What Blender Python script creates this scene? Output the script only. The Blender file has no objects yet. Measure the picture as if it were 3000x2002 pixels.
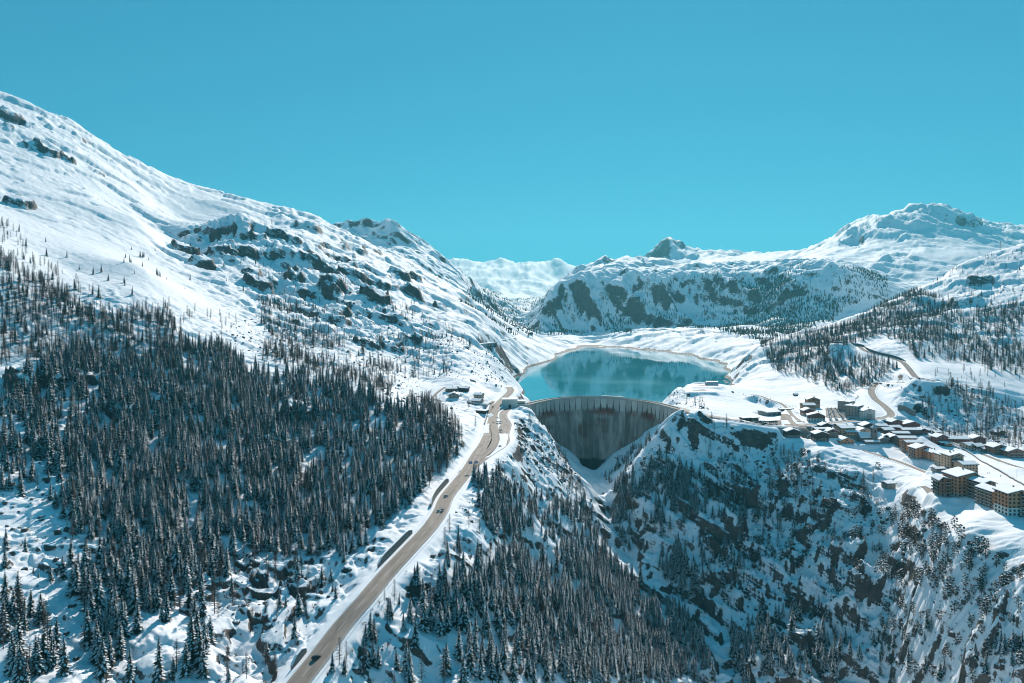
import bpy, bmesh, math, random
import numpy as np
from mathutils import Vector, Matrix
R = math.radians
random.seed(7)
RNG = np.random.default_rng(7)
SC = bpy.context.scene
COL = SC.collection

# ------------------------------------------------------------------ camera, sky, sun, exposure
CREST_Z = 18.3         # crest of the dam
EYE = 150.0            # drone height above the lake water (z = 0)
FPX, PX0, PY0 = 2000.0, 1500.0, 905.0      # focal length and horizon in photograph pixels, used to read positions off the photo
cd = bpy.data.cameras.new('camera')
cd.sensor_width = 36.0
cd.lens = 24.0
cd.shift_y = -96.0 / 3000.0
cd.clip_start = 1.0
cd.clip_end = 60000.0
cam = bpy.data.objects.new('camera', cd)
cam.location = (0, 0, EYE)
cam.rotation_euler = (R(90), 0, 0)
COL.objects.link(cam)
SC.camera = cam

SUN_EL, SUN_AZ = 33.5, 11.0                  # azimuth from +Y towards +X
W = bpy.data.worlds.new('World')
SC.world = W
W.use_nodes = True
nt = W.node_tree
nt.nodes.clear()
sky = nt.nodes.new('ShaderNodeTexSky')
sky.sky_type = 'NISHITA'
sky.sun_disc = False
sky.sun_elevation = R(SUN_EL)
sky.sun_rotation = R(SUN_AZ)
sky.altitude = 1900.0
sky.air_density = 1.0
sky.dust_density = 0.2
sky.ozone_density = 1.0
tint = nt.nodes.new('ShaderNodeMix')
tint.data_type = 'RGBA'
tint.blend_type = 'MULTIPLY'
tint.inputs['Factor'].default_value = 1.0
tint.inputs['B'].default_value = (0.25, 1.66, 2.22, 1)
bg = nt.nodes.new('ShaderNodeBackground')
bg.inputs['Strength'].default_value = 0.088
wo = nt.nodes.new('ShaderNodeOutputWorld')
gam = nt.nodes.new('ShaderNodeGamma')            # an even, graded sky: little change from zenith to horizon
gam.inputs['Gamma'].default_value = 0.45
nt.links.new(sky.outputs[0], gam.inputs['Color'])
nt.links.new(gam.outputs[0], tint.inputs['A'])
nt.links.new(tint.outputs['Result'], bg.inputs['Color'])
nt.links.new(bg.outputs[0], wo.inputs['Surface'])

sl = bpy.data.lights.new('sun', 'SUN')
sl.energy = 5.0
sl.angle = R(0.53)
sl.color = (1.0, 0.895, 0.815)
so = bpy.data.objects.new('sun', sl)
COL.objects.link(so)
sdir = Vector((math.sin(R(SUN_AZ)) * math.cos(R(SUN_EL)), math.cos(R(SUN_AZ)) * math.cos(R(SUN_EL)), math.sin(R(SUN_EL))))
so.rotation_euler = sdir.to_track_quat('Z', 'Y').to_euler()
so.location = (0, 0, 2000)

vs = SC.view_settings
vs.view_transform = 'Standard'
vs.look = 'None'
vs.exposure = 0.26
vs.gamma = 1.0
vs.use_curve_mapping = False
SC.cycles.use_denoising = True
SC.cycles.filter_width = 1.0
SC.cycles.max_bounces = 6
SC.cycles.adaptive_threshold = 0.006
SC.cycles.diffuse_bounces = 4
SC.cycles.glossy_bounces = 3
SC.cycles.transmission_bounces = 2
SC.cycles.volume_bounces = 0
SC.cycles.transparent_max_bounces = 4
SC.cycles.caustics_reflective = False
SC.cycles.caustics_refractive = False

# ------------------------------------------------------------------ small helpers
def tag(o, label=None, cat=None, group=None, kind=None):
    if label: o['label'] = label
    if cat: o['category'] = cat
    if group: o['group'] = group
    if kind: o['kind'] = kind
    return o

def empty(name, loc, rz=0.0):
    o = bpy.data.objects.new(name, None)
    o.empty_display_size = 0.5
    o.location = loc
    o.rotation_euler = (0, 0, rz)
    COL.objects.link(o)
    return o

class MB:
    """collects polygons and builds them as one mesh object"""
    def __init__(self):
        self.v, self.f, self.m = [], [], []
    def poly(self, pts, mi=0):
        b = len(self.v)
        self.v.extend([tuple(p) for p in pts])
        self.f.append(tuple(range(b, b + len(pts))))
        self.m.append(mi)
    def box(self, x0, x1, y0, y1, z0, z1, mi=0):
        b = len(self.v)
        self.v += [(x0, y0, z0), (x1, y0, z0), (x1, y1, z0), (x0, y1, z0), (x0, y0, z1), (x1, y0, z1), (x1, y1, z1), (x0, y1, z1)]
        for q in ((0, 3, 2, 1), (4, 5, 6, 7), (0, 1, 5, 4), (1, 2, 6, 5), (2, 3, 7, 6), (3, 0, 4, 7)):
            self.f.append(tuple(b + i for i in q)); self.m.append(mi)
    def hexa(self, lo, hi, mi=0):
        """frustum from two quads (each 4 points, counter-clockwise seen from above)"""
        b = len(self.v)
        self.v += [tuple(p) for p in lo] + [tuple(p) for p in hi]
        for q in ((0, 3, 2, 1), (4, 5, 6, 7), (0, 1, 5, 4), (1, 2, 6, 5), (2, 3, 7, 6), (3, 0, 4, 7)):
            self.f.append(tuple(b + i for i in q)); self.m.append(mi)
    def bar(self, a, c, r0, r1=None, n=6, mi=0):
        r1 = r0 if r1 is None else r1
        a, c = Vector(a), Vector(c)
        d = (c - a).normalized()
        u = d.orthogonal().normalized()
        w = d.cross(u)
        b = len(self.v)
        for (p, r) in ((a, r0), (c, r1)):
            for i in range(n):
                t = 2 * math.pi * i / n
                self.v.append(tuple(p + u * (math.cos(t) * r) + w * (math.sin(t) * r)))
        for i in range(n):
            j = (i + 1) % n
            self.f.append((b + i, b + j, b + n + j, b + n + i)); self.m.append(mi)
        self.f.append(tuple(b + n + i for i in range(n))); self.m.append(mi)
        self.f.append(tuple(b + n - 1 - i for i in range(n))); self.m.append(mi)
    def mesh(self, name, mats):
        me = bpy.data.meshes.new(name)
        me.from_pydata(self.v, [], self.f)
        for m in (mats if isinstance(mats, (list, tuple)) else [mats]):
            me.materials.append(m)
        if any(self.m):
            me.polygons.foreach_set('material_index', self.m)
        me.update()
        return me
    def build(self, name, mats, parent=None):
        return link(name, self.mesh(name, mats), parent)

def link(name, me, parent=None):
    o = bpy.data.objects.new(name, me)
    COL.objects.link(o)
    if parent is not None:
        o.parent = parent
    return o

# ------------------------------------------------------------------ materials
def new_mat(name):
    m = bpy.data.materials.new(name)
    m.use_nodes = True
    n = m.node_tree
    b = n.nodes['Principled BSDF']
    return m, n, b

def noise_node(n, scale, detail=4, rough=0.55, vec=None, dim='3D'):
    t = n.nodes.new('ShaderNodeTexNoise')
    t.inputs['Scale'].default_value = scale
    t.inputs['Detail'].default_value = detail
    t.inputs['Roughness'].default_value = rough
    if vec is not None:
        n.links.new(vec, t.inputs['Vector'])
    return t

def ramp_node(n, fac, stops):
    r = n.nodes.new('ShaderNodeValToRGB')
    e = r.color_ramp.elements
    while len(e) < len(stops):
        e.new(0.5)
    for i, (p, c) in enumerate(stops):
        e[i].position = p
        e[i].color = (c[0], c[1], c[2], 1)
    n.links.new(fac, r.inputs['Fac'])
    return r

def plain(name, c, rough=0.7, vary=0.18, scale=0.6, metal=0.0, bump=0.0, bscale=4.0, coords='Object', stretch=None):
    """a base colour broken up by two scales of noise"""
    m, n, b = new_mat(name)
    tc = n.nodes.new('ShaderNodeTexCoord')
    vec = tc.outputs[coords]
    if stretch:
        mp = n.nodes.new('ShaderNodeMapping')
        mp.inputs['Scale'].default_value = stretch
        n.links.new(vec, mp.inputs['Vector'])
        vec = mp.outputs[0]
    t = noise_node(n, scale, 5, 0.65, vec)
    lo = tuple(x * (1 - vary) for x in c)
    hi = tuple(min(1, x * (1 + vary)) for x in c)
    r = ramp_node(n, t.outputs['Fac'], [(0.3, lo), (0.7, hi)])
    n.links.new(r.outputs[0], b.inputs['Base Color'])
    b.inputs['Roughness'].default_value = rough
    b.inputs['Metallic'].default_value = metal
    if bump:
        t2 = noise_node(n, bscale, 4, 0.6, vec)
        bp = n.nodes.new('ShaderNodeBump')
        bp.inputs['Strength'].default_value = bump
        bp.inputs['Distance'].default_value = 0.2
        n.links.new(t2.outputs['Fac'], bp.inputs['Height'])
        n.links.new(bp.outputs[0], b.inputs['Normal'])
    return m

SNOWC = (0.85, 0.87, 0.89)
M = {}
M['snow'] = plain('snow', SNOWC, 0.75, 0.04, 0.4, bump=0.15, bscale=1.2)
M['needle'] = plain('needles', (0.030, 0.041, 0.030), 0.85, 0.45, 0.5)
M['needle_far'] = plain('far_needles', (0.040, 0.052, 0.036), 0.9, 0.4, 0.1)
M['pine'] = plain('pine_needles', (0.030, 0.042, 0.026), 0.85, 0.45, 0.5)
M['larch'] = plain('larch_twigs', (0.098, 0.070, 0.055), 0.9, 0.3, 0.4)
M['bark'] = plain('bark', (0.085, 0.062, 0.048), 0.9, 0.3, 1.5)
M['tsnow'] = plain('snow_on_branches', (0.78, 0.80, 0.82), 0.8, 0.05, 1.0)
M['asphalt'] = plain('salted_asphalt', (0.245, 0.205, 0.170), 0.85, 0.14, 0.12, coords='Object')
M['asphalt_dark'] = plain('wet_asphalt', (0.075, 0.068, 0.064), 0.7, 0.2, 0.1)
M['paint'] = plain('road_paint', (0.62, 0.60, 0.56), 0.7, 0.1, 0.5)
M['concrete'] = plain('concrete', (0.40, 0.375, 0.345), 0.85, 0.14, 0.15)
M['stone'] = plain('stone_masonry', (0.22, 0.20, 0.175), 0.9, 0.35, 0.8, bump=0.3, bscale=2.0)
M['walldark'] = plain('retaining_stone', (0.20, 0.18, 0.165), 0.9, 0.35, 0.5, bump=0.5, bscale=1.0)
M['metal'] = plain('galvanised_steel', (0.34, 0.34, 0.34), 0.5, 0.1, 1.0, metal=0.6)
M['glass'] = plain('window_glass', (0.030, 0.036, 0.042), 0.12, 0.3, 0.2)
M['wood_orange'] = plain('larch_boards', (0.52, 0.25, 0.14), 0.75, 0.25, 1.2, stretch=(1, 1, 4))
M['wood_tan'] = plain('pale_boards', (0.52, 0.34, 0.235), 0.75, 0.2, 1.2, stretch=(1, 1, 4))
M['wood_brown'] = plain('brown_boards', (0.28, 0.155, 0.10), 0.75, 0.3, 1.2, stretch=(1, 1, 4))
M['wood_red'] = plain('red_brown_boards', (0.22, 0.092, 0.07), 0.75, 0.3, 1.2, stretch=(1, 1, 4))
M['wood_dark'] = plain('dark_boards', (0.050, 0.038, 0.034), 0.75, 0.3, 1.2, stretch=(1, 1, 4))
M['render_white'] = plain('white_render', (0.66, 0.64, 0.60), 0.85, 0.08, 0.5)
M['render_beige'] = plain('beige_render', (0.50, 0.38, 0.29), 0.85, 0.1, 0.5)
M['render_grey'] = plain('grey_render', (0.30, 0.28, 0.255), 0.85, 0.15, 0.4)
M['roofdark'] = plain('roof_edge', (0.060, 0.050, 0.045), 0.8, 0.2, 1.0)
M['rail'] = plain('balcony_boards', (0.24, 0.17, 0.125), 0.8, 0.2, 1.0)
M['tin'] = plain('tin_spire', (0.42, 0.44, 0.47), 0.45, 0.1, 0.6, metal=0.3)
M['tyre'] = plain('tyre_rubber', (0.02, 0.02, 0.02), 0.9, 0.1, 1.0)
M['sign_blue'] = plain('sign_blue', (0.03, 0.13, 0.36), 0.6, 0.05, 1.0)
M['red'] = plain('red_paint', (0.45, 0.03, 0.03), 0.6, 0.05, 1.0)
for nm, c in (('white', (0.62, 0.62, 0.62)), ('silver', (0.33, 0.34, 0.35)), ('black', (0.018, 0.018, 0.02)), ('grey', (0.11, 0.115, 0.12)), ('blue', (0.03, 0.06, 0.14)), ('red', (0.26, 0.03, 0.03))):
    M['car_' + nm] = plain('car_paint_' + nm, c, 0.28, 0.04, 0.5)
# ------------------------------------------------------------------ terrain: a height field built from profiles along lines of sight
# px : [(distance, photo row of the ground there), ...]   (hidden ground gets a row below the ridge in front of it; ('z', d, z) gives a height)
z_ = 'z'
PROF = {
 -700: [(230,2250),(280,2000),(400,1600),(560,1180),(700,900),(900,650),(1400,300),(2000,50),(2600,200),(6000,600),(14000,860)],
 -300: [(230,2300),(290,2010),(370,1680),(450,1440),(550,1180),(690,930),(850,720),(1000,600),(1400,430),(2000,220),(2400,180),(3000,330),(6000,650),(14000,860)],
 0: [(230,2320),(300,1990),(370,1700),(440,1500),(540,1250),(680,1000),(820,800),(1000,705),(1300,600),(1650,450),(2200,277),(2500,320),(3500,470),(6000,700),(14000,870)],
 64: [(2230,296)],
 200: [(230,2350),(300,2000),(380,1700),(460,1480),(560,1270),(690,1060),(820,900),(1000,790),(1350,640),(1800,480),(2300,357),(2600,400),(3500,520)],
 357: [(2330,453)],
 400: [(230,2380),(310,2002),(380,1720),(470,1480),(580,1270),(700,1090),(800,960),(920,860),(1050,775),(1500,645),(1900,560),(2350,476),(2700,520),(3500,620),(7000,800),(14000,870)],
 506: [(900,915),(1100,835),(1300,785),(1480,742),(1650,705),(2000,630),(2400,527),(2800,570)],
 600: [(230,2400),(330,1900),(440,1600),(514,1400),(620,1220),(720,1090),(800,1020),(900,960),(1100,880),(1350,800),(1560,730),(1700,668),(1850,672),(2100,625),(2500,557),(3000,620)],
 677: [(2560,572)],
 700: [(340,1950),(430,1650),(520,1430),(640,1240),(740,1120),(820,1060),(900,1000),(1050,930),(1300,850),(1500,760),(1700,640),(1850,645),(2200,615),(2600,580),(3200,680)],
 766: [(2600,619)],
 800: [(230,2420),(320,2002),(380,1800),(460,1600),(540,1430),(640,1270),(740,1150),(820,1080),(900,1040),(1050,980),(1300,890),(1550,780),(1800,680),(2200,650),(2600,622),(3400,740),(7000,820),(14000,870)],
 910: [(1500,830),(1800,720),(2200,665),(2550,637),(3300,760)],
 950: [(310,2010),(390,1760),(480,1560),(560,1420),(660,1270),(750,1160),(800,1110),(860,1090),(1000,1035),(1200,960),(1450,860),(1700,775),(2100,705),(2500,659),(3000,740)],
 1008: [(2600,700),(3100,740),(3550,674)],
 1030: [(3200,722),(3550,673)],
 1077: [(3300,735),(3550,663)],
 1100: [(230,2500),(330,2002),(350,1870),(440,1600),(520,1450),(620,1310),(700,1210),(760,1150),(850,1130),(950,1080),(1050,1050),(1200,985),(1400,900),(1700,810),(2200,745),(2900,735),(3550,669),(4200,760),(7000,850),(14000,870)],
 1138: [(3350,730),(3500,663)],
 1157: [(3450,678)],
 1170: [(3420,699),(3200,740)],
 1183: [(3400,724)],
 1208: [(3300,735)],
 1250: [(340,2002),(390,1800),(430,1660),(580,1380),(640,1300),(700,1235),(740,1210),(800,1200),(870,1180),(920,1160),(1000,1120),(1100,1070),(1300,990),(1600,905),(2000,845),(2600,805),(3250,756),(4000,820)],
 1289: [(3200,782),(4000,850)],
 1350: [(230,2520),(340,2002),(385,1810),(445,1630),(495,1512),(680,1290),(740,1245),(820,1205),(920,1155),(1000,1110),(1150,1040),(1400,965),(1800,905),(2400,860),(3200,822),(3800,830),(5000,900),(8000,880),(10500,810),(12000,772),(14000,820)],
 1387: [(12000,785)], 1417: [(12300,787)],
 1408: [(4300,838),(3600,850),(5000,880)],
 1450: [(360,2002),(410,1800),(470,1640),(515,1530),(560,1430),(900,1190),(1000,1150),(1100,1105),(1250,1050),(1500,990),(1900,945),(2300,925),(2700,960),(3600,905),(4400,856),(5000,890),(7000,900),(10000,840),(12000,779),(14000,820)],
 1477: [(12000,778)],
 1500: [(230,2540),(375,2002),(430,1820),(500,1650),(560,1510),(610,1420),(660,1345),(720,1290),(800,1255),(950,1160),(1000,1142),(1060,1138),(1150,1150),(1380,1124),(1450,1110),(1500,1095),(1600,1062),(1800,1022),(2100,985),(2400,958),(2500,948),(2800,975),(3300,985),(4400,930),(4700,920),(5500,910),(7500,900),(10000,840),(12000,783),(14000,820)],
 1523: [(12200,787)],
 1557: [(395,2002),(460,1830),(550,1640),(620,1500),(670,1420),(740,1330),(810,1270),(850,1225),(880,1208),(920,1215),(935,1235),(z_,1000,4),(z_,1111,0),(z_,1250,-14),(z_,1700,-8),(z_,1790,0),(1900,1040),(2100,1010),(2400,986),(2600,976),(3000,985),(3500,965),(4000,945),(4500,930),(5500,925),(7500,905),(10000,840),(12000,780)],
 1600: [(3320,950),(3380,915),(3440,866),(3800,900),(7500,905),(10000,840),(12200,784),(14000,820)],
 1618: [(840,1290),(820,1300)],
 1634: [(3480,831),(4000,860),(12000,778)],
 1650: [(230,2560),(410,2002),(480,1850),(560,1690),(650,1530),(720,1430),(790,1368),(840,1352),(900,1346),(950,1330),(z_,1040,-50),(z_,1200,-45),(z_,2200,-12),(z_,2340,0),(2450,1024),(2700,1008),(2900,990),(3100,983),(3250,978),(3320,958),(3370,920),(3430,865),(3490,822),(4300,835),(8000,880),(10500,840),(12200,790),(14000,830)],
 1694: [(12000,790)],
 1711: [(4000,797),(4700,820),(9000,870)],
 1740: [(430,2002),(500,1880),(600,1690),(680,1570),(750,1490),(800,1440),(860,1480),(1000,1388),(z_,1040,-80),(z_,1200,-70),(z_,2000,-40),(z_,2600,-8),(z_,2735,0),(2900,1008),(3200,985),(3280,973),(3330,945),(3385,900),(3460,838),(3700,800),(4300,788),(5600,815),(9000,870)],
 1790: [(468,2002),(540,1880),(615,1760),(672,1670),(725,1608),(790,1530),(860,1478),(950,1392)],
 1649: [(984,1316)], 1693: [(990,1347)], 1722: [(994,1388)], 1742: [(994,1385)], 1768: [(990,1357)], 1785: [(984,1337)], 1853: [(966,1305)], 1877: [(958,1281)], 1904: [(943,1258)], 1931: [(930,1240)],
 1800: [(4700,786)],
 1838: [(5500,779)],
 1850: [(230,2580),(490,2002),(560,1900),(640,1750),(695,1670),(738,1610),(760,1540),(785,1450),(800,1376),(850,1385),(900,1345),(950,1312),(985,1295),(z_,1050,-50),(z_,1500,-50),(z_,2300,-20),(z_,2600,0),(2800,990),(2950,975),(3300,955),(3345,915),(3400,868),(3470,816),(3750,802),(5100,790),(6500,800),(9000,870),(14000,880)],
 1905: [(820,1290),(805,1330)],
 1950: [(520,2002),(590,1890),(655,1770),(697,1660),(745,1500),(780,1380),(805,1256),(830,1242),(870,1262),(925,1238),(z_,960,5),(1000,1180),(1060,1175),(z_,1120,-10),(z_,1500,-40),(z_,2250,-10),(z_,2400,0),(2550,995),(2700,980),(3200,958),(3260,930),(3325,885),(3400,830),(3750,808),(5000,797),(5900,785),(7200,790),(9000,870)],
 1998: [(1040,1130),(z_,1120,0)],
 2027: [(545,2002),(605,1890),(638,1810),(668,1730),(714,1580),(754,1440),(788,1300),(800,1212),(815,1214),(835,1243),(870,1205),(930,1185),(1000,1165),(1050,1140),(1100,1122),(z_,1200,0),(z_,1400,-20),(z_,2100,-10),(z_,2222,0),(2400,1000),(2600,985),(3000,968),(3220,950),(3280,925),(3340,885),(3420,832),(3800,805),(5000,790),(5800,775),(6300,748),(9000,870)],
 2100: [(230,2620),(560,2002),(590,1930),(612,1880),(642,1800),(677,1690),(714,1560),(753,1430),(780,1330),(800,1252),(870,1215),(950,1185),(1020,1150),(1090,1128),(1130,1126),(z_,1250,0),(z_,1400,-15),(z_,1800,-12),(z_,1948,0),(2100,1012),(2300,987),(2600,965),(3180,950),(3240,922),(3310,875),(3400,820),(3800,798),(5000,780),(5900,751),(9000,870)],
 2150: [(560,2010),(607,1870),(655,1740),(700,1600),(748,1440),(780,1320),(800,1250),(870,1225),(950,1190),(1020,1160),(1090,1137),(1150,1135),(1300,1136),(1400,1119),(1450,1102),(1570,1094),(1750,1062),(1900,1040),(2100,1010),(2300,985)],
 2214: [(555,2002),(595,1900),(630,1800),(665,1690),(712,1540),(752,1400),(790,1290),(812,1249),(870,1228),(930,1205),(1000,1180),(1060,1160),(1150,1135),(1250,1110),(1330,1085),(1400,1066),(1470,1024),(1550,1035),(1700,1040),(2000,1010),(2300,985),(2700,960),(3130,935),(3200,890),(3300,826),(3700,800),(5000,782),(5800,757),(9000,870)],
 2300: [(230,2900),(500,2260),(550,2002),(600,1860),(640,1730),(677,1600),(714,1480),(752,1370),(790,1280),(930,1212),(1000,1190),(1080,1165),(1150,1140),(1230,1110),(1300,1085),(1380,1050),(1480,1010),(1560,986),(1650,1000),(2000,1000),(2400,975),(2850,950),(3000,905),(3100,850),(3220,803),(4100,785),(5200,765),(5600,748),(9000,870)],
 2380: [(5400,736)],
 2400: [(500,2260),(550,2002),(590,1870),(625,1730),(656,1600),(684,1500),(710,1400),(740,1330),(780,1290),(870,1235),(950,1205),(1030,1180),(1100,1150),(1180,1115),(1250,1080),(1330,1040),(1450,1000),(1600,963),(1700,975),(2200,990),(2750,952),(2900,895),(3020,835),(3150,792),(4300,770),(5000,740),(5400,722),(9000,870)],
 2463: [(5300,682)],
 2500: [(230,2900),(490,2260),(540,2002),(578,1850),(615,1680),(645,1570),(672,1470),(696,1390),(740,1335),(800,1300),(950,1207),(1010,1185),(1060,1150),(1130,1105),(1200,1065),(1400,985),(1550,955),(1680,934),(1800,950),(2300,970),(2800,932),(2950,870),(3100,806),(3500,778),(4700,722),(5200,666),(5800,720),(9000,870)],
 2568: [(5200,641)],
 2600: [(480,2260),(528,2002),(562,1820),(592,1680),(622,1560),(648,1470),(684,1400),(740,1350),(800,1303),(860,1258),(1000,1150),(1100,1100),(1300,1005),(1450,965),(1600,925),(1750,892),(1900,920),(2500,950),(3000,900),(3600,840),(4300,740),(4900,662),(5200,636),(5800,690)],
 2651: [(5200,631)], 2676: [(5150,620)],
 2700: [(230,2900),(445,2270),(487,2002),(517,1780),(541,1650),(566,1540),(590,1470),(640,1410),(720,1355),(800,1305),(860,1270),(900,1240),(940,1200),(970,1150),(1050,1095),(1150,1060),(1250,1010),(1400,965),(1550,925),(1700,880),(1850,846),(2050,880),(2600,920),(3200,870),(3800,790),(4500,700),(5100,624),(5700,680),(9000,870)],
 2729: [(5100,619)], 2773: [(5100,623)], 2812: [(5200,646)],
 2800: [(415,2270),(450,2002),(475,1780),(493,1640),(511,1560),(560,1480),(640,1410),(720,1358),(800,1312),(870,1275),(910,1235),(950,1190),(1000,1150),(1040,1120),(1100,1085),(1200,1050),(1350,990),(1500,930),(1700,860),(1900,786),(2100,830),(2700,880),(3300,850),(4000,750),(4700,680),(5150,640),(5800,690)],
 2867: [(5500,668)],
 2900: [(230,2900),(390,2270),(425,2002),(448,1790),(470,1640),(491,1560),(540,1480),(620,1410),(700,1360),(800,1310),(880,1270),(930,1225),(980,1175),(1030,1130),(1100,1085),(1200,1050),(1350,980),(1500,920),(1700,840),(1950,747),(2200,800),(2800,870),(3500,820),(4300,730),(5500,664),(6200,720)],
 3000: [(230,2900),(370,2270),(402,2002),(425,1790),(446,1660),(467,1580),(520,1490),(600,1420),(680,1370),(780,1320),(860,1285),(930,1240),(990,1180),(1040,1130),(1100,1090),(1200,1055),(1350,970),(1500,900),(1750,800),(2050,718),(2300,770),(2900,850),(3600,800),(4500,730),(5800,685),(6500,740),(14000,880)],
 3400: [(230,2350),(335,2250),(362,2002),(405,1780),(465,1600),(600,1420),(800,1300),(930,1200),(1050,1080),(1200,980),(1500,820),(1900,680),(2300,600),(2700,680),(3500,780),(5000,720),(7000,800),(14000,880)],
 3800: [(230,2300),(300,2050),(460,1550),(650,1300),(850,1100),(1100,900),(1500,650),(2200,450),(2700,560),(4000,700),(7000,750),(14000,880)],
}
# roads: (photo x, photo y, height) of points on the centre line
ROADS = {
 'valley': (10.5, [(820,2075,-25),(872,2002,-22),(929,1931,-19),(1001,1835,-14),(1068,1758,-9),(1136,1677,-5),(1208,1600,-1),(1260,1543,2),(1289,1499,4),(1308,1456,6),(1342,1413,7.5),(1368,1380,9),(1397,1332,11),(1415,1306,12.5),(1429,1277,14),(1438,1248.6,16),(1445,1220,18),(1451,1198.6,20),(1461,1182.5,22),(1479,1164.6,25),(1492,1152,28),(1496,1143,30),(1490,1134,32)]),
 'dam_access': (9.5, [(1368,1384,8.7),(1408,1349,10),(1445,1323.6,11),(1465,1311,12),(1477.5,1295,13),(1477.5,1273.6,14),(1485,1245,15.5),(1474,1225,17),(1476,1209,18),(1490,1198,18.3),(1508,1194.5,18.3)]),
 'middle': (8.0, [(1385,1364,9.6),(1401,1347,10.3),(1427.5,1325,11.6),(1443.6,1309,13),(1452,1291,14),(1452,1277,15),(1449,1259,16),(1447,1243,16.8)]),
 'link': (5.5, [(1444,1238,17),(1456,1238,16.6),(1472,1238,16.2)]),
 'stub': (6.0, [(1476,1241,15.8),(1468,1256,15),(1462,1268,14.6)]),
 'tunnel_ramp': (6.5, [(1408,1335,11),(1422,1318,10.4),(1430,1304,9.2),(1434,1293,7.6)]),
 'village': (9.0, [(2105,1227,18),(2148.7,1231,17),(2177,1236,16),(2206,1241,14.5),(2235,1245.5,13),(2273,1249,11),(2311.5,1250,9),(2350,1247,8.2),(2388,1244,8),(2426,1240.5,7.4),(2464.7,1237,7),(2503,1234,7),(2541,1231,7),(2578,1227,7.5),(2601,1223,8),(2611.5,1216,9.5),(2606,1205,12),(2588,1187.5,16),(2566,1171,20),(2555,1154,25),(2554.7,1140.4,29),(2566,1127,32),(2579.6,1121,34),(2605,1121.5,36),(2640,1122,39)]),
 'upper': (8.5, [(2740,1117,46),(2704,1110,48),(2684.7,1106,49),(2671,1091,52),(2660,1077,56),(2646,1063,60),(2629,1056,62),(2599,1046,66),(2560,1037,70),(2530,1026,75),(2516,1016,79),(2474.5,1009,83),(2447,1006,86)]),
 'village_lane': (6.0, [(2340,1249,8),(2358,1262,4),(2366,1276,0),(2364,1287,-3),(2385,1296,-7),(2420,1306,-9),(2470,1313,-11),(2530,1322,-14),(2580,1336,-16),(2640,1356,-18),(2700,1380,-19),(2755,1402,-17)]),
 'heli_track': (5.0, [(2345,1236,8.6),(2322,1218,9.4),(2305,1196,12),(2285,1182,15),(2255,1172,18),(2225,1160,21),(2205,1158,22)]),
 'car_park_lane': (6.0, [(2330,1247,8.6),(2316,1232,9),(2304,1222,9.6),(2290,1214,10)]),
 'hamlet_lane': (4.0, [(1431,1212,21),(1440,1186,25),(1446,1176,26),(1420,1183,27),(1352,1171,30),(1300,1176,29),(1268,1168,31),(1280,1152,35),(1305,1134,40)]),
 'right_lane': (5.5, [(2715,1276,-3),(2760,1288,-6),(2840,1318,-12),(2880,1332,-14),(2940,1355,-13.5),(3000,1374,-13),(3060,1392,-13)]),
 'far_lane': (5.0, [(2822,1126,36),(2880,1138,32),(2940,1152,26),(3000,1166,20),(3060,1180,17)]),
 'shore': (9.0, [(1700,971.5,44),(1735,972.5,44),(1800,975,44),(1880,978,44),(1960,981,44),(2050,986,44),(2120,991,44)]),
 'apartment_drive': (6.5, [(2700,1425,-13),(2716,1432,-13.5),(2728,1446,-14),(2745,1462,-14.5)]),
}
def world(px, d, z=None, py=None):
    x = (px - PX0) / FPX * d
    if z is None:
        z = EYE - (py - PY0) / FPX * d
    return np.array((x, d, z))
def at_height(px, py, z):
    d = (EYE - z) * FPX / (py - PY0)
    return world(px, d, z)

cp = []
for px, lst in PROF.items():
    for e in lst:
        if e[0] == 'z':
            cp.append((px, e[1], PY0 + (EYE - e[2]) / e[1] * FPX))
        else:
            cp.append((px, e[0], e[1]))
ROADW = {}
for nm, (w, pts) in ROADS.items():
    P = np.array([at_height(*p) for p in pts])
    ROADW[nm] = (w, P)
    if nm in ('link', 'stub', 'tunnel_ramp', 'middle', 'dam_access', 'hamlet_lane', 'car_park_lane', 'heli_track', 'apartment_drive', 'village_lane', 'shore'):
        continue
    for p, q in zip(pts, P):
        cp.append((p[0], q[1], p[1]))
for i in range(1, len(ROADW['valley'][1]) - 1):      # ground beside the valley road: a bank above it, a gentle shoulder below
    P = ROADW['valley'][1]
    t = P[i + 1] - P[i - 1]; t = t[:2] / np.linalg.norm(t[:2])
    for off, dz in ((16, -2.5), (34, -9 if i < 11 else -4)):
        if i > 12: continue
        q = P[i] + np.array((t[1] * off, -t[0] * off, dz))
        cp.append((PX0 + FPX * q[0] / q[1], q[1], PY0 + FPX * (EYE - q[2]) / q[1]))
cp = np.array(cp, dtype=float)
U = cp[:, 0] / FPX
V = np.log(cp[:, 1])
Tv = (cp[:, 2] - PY0) / FPX
C2 = 0.012 ** 2
A = np.sqrt((U[:, None] - U[None]) ** 2 + (V[:, None] - V[None]) ** 2 + C2)
n_ = len(U)
K = np.zeros((n_ + 3, n_ + 3))
K[:n_, :n_] = A - 0.0015 * np.eye(n_)
K[:n_, n_] = 1; K[:n_, n_ + 1] = U; K[:n_, n_ + 2] = V
K[n_:, :n_] = K[:n_, n_:].T
w_ = np.linalg.solve(K, np.concatenate([Tv, np.zeros(3)]))
def rbf(u, v):
    out = np.empty(u.shape)
    uf, vf, of = u.ravel(), v.ravel(), out.ravel()
    for s in range(0, len(uf), 20000):
        a, b = uf[s:s + 20000], vf[s:s + 20000]
        k = np.sqrt((a[:, None] - U[None]) ** 2 + (b[:, None] - V[None]) ** 2 + C2)
        of[s:s + 20000] = k @ w_[:n_] + w_[n_] + w_[n_ + 1] * a + w_[n_ + 2] * b
    return of.reshape(u.shape)

D0, D1 = 232.0, 14000.0
NC, NR = 920, 1380
PXA, PXB = -560.0, 3560.0
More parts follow.
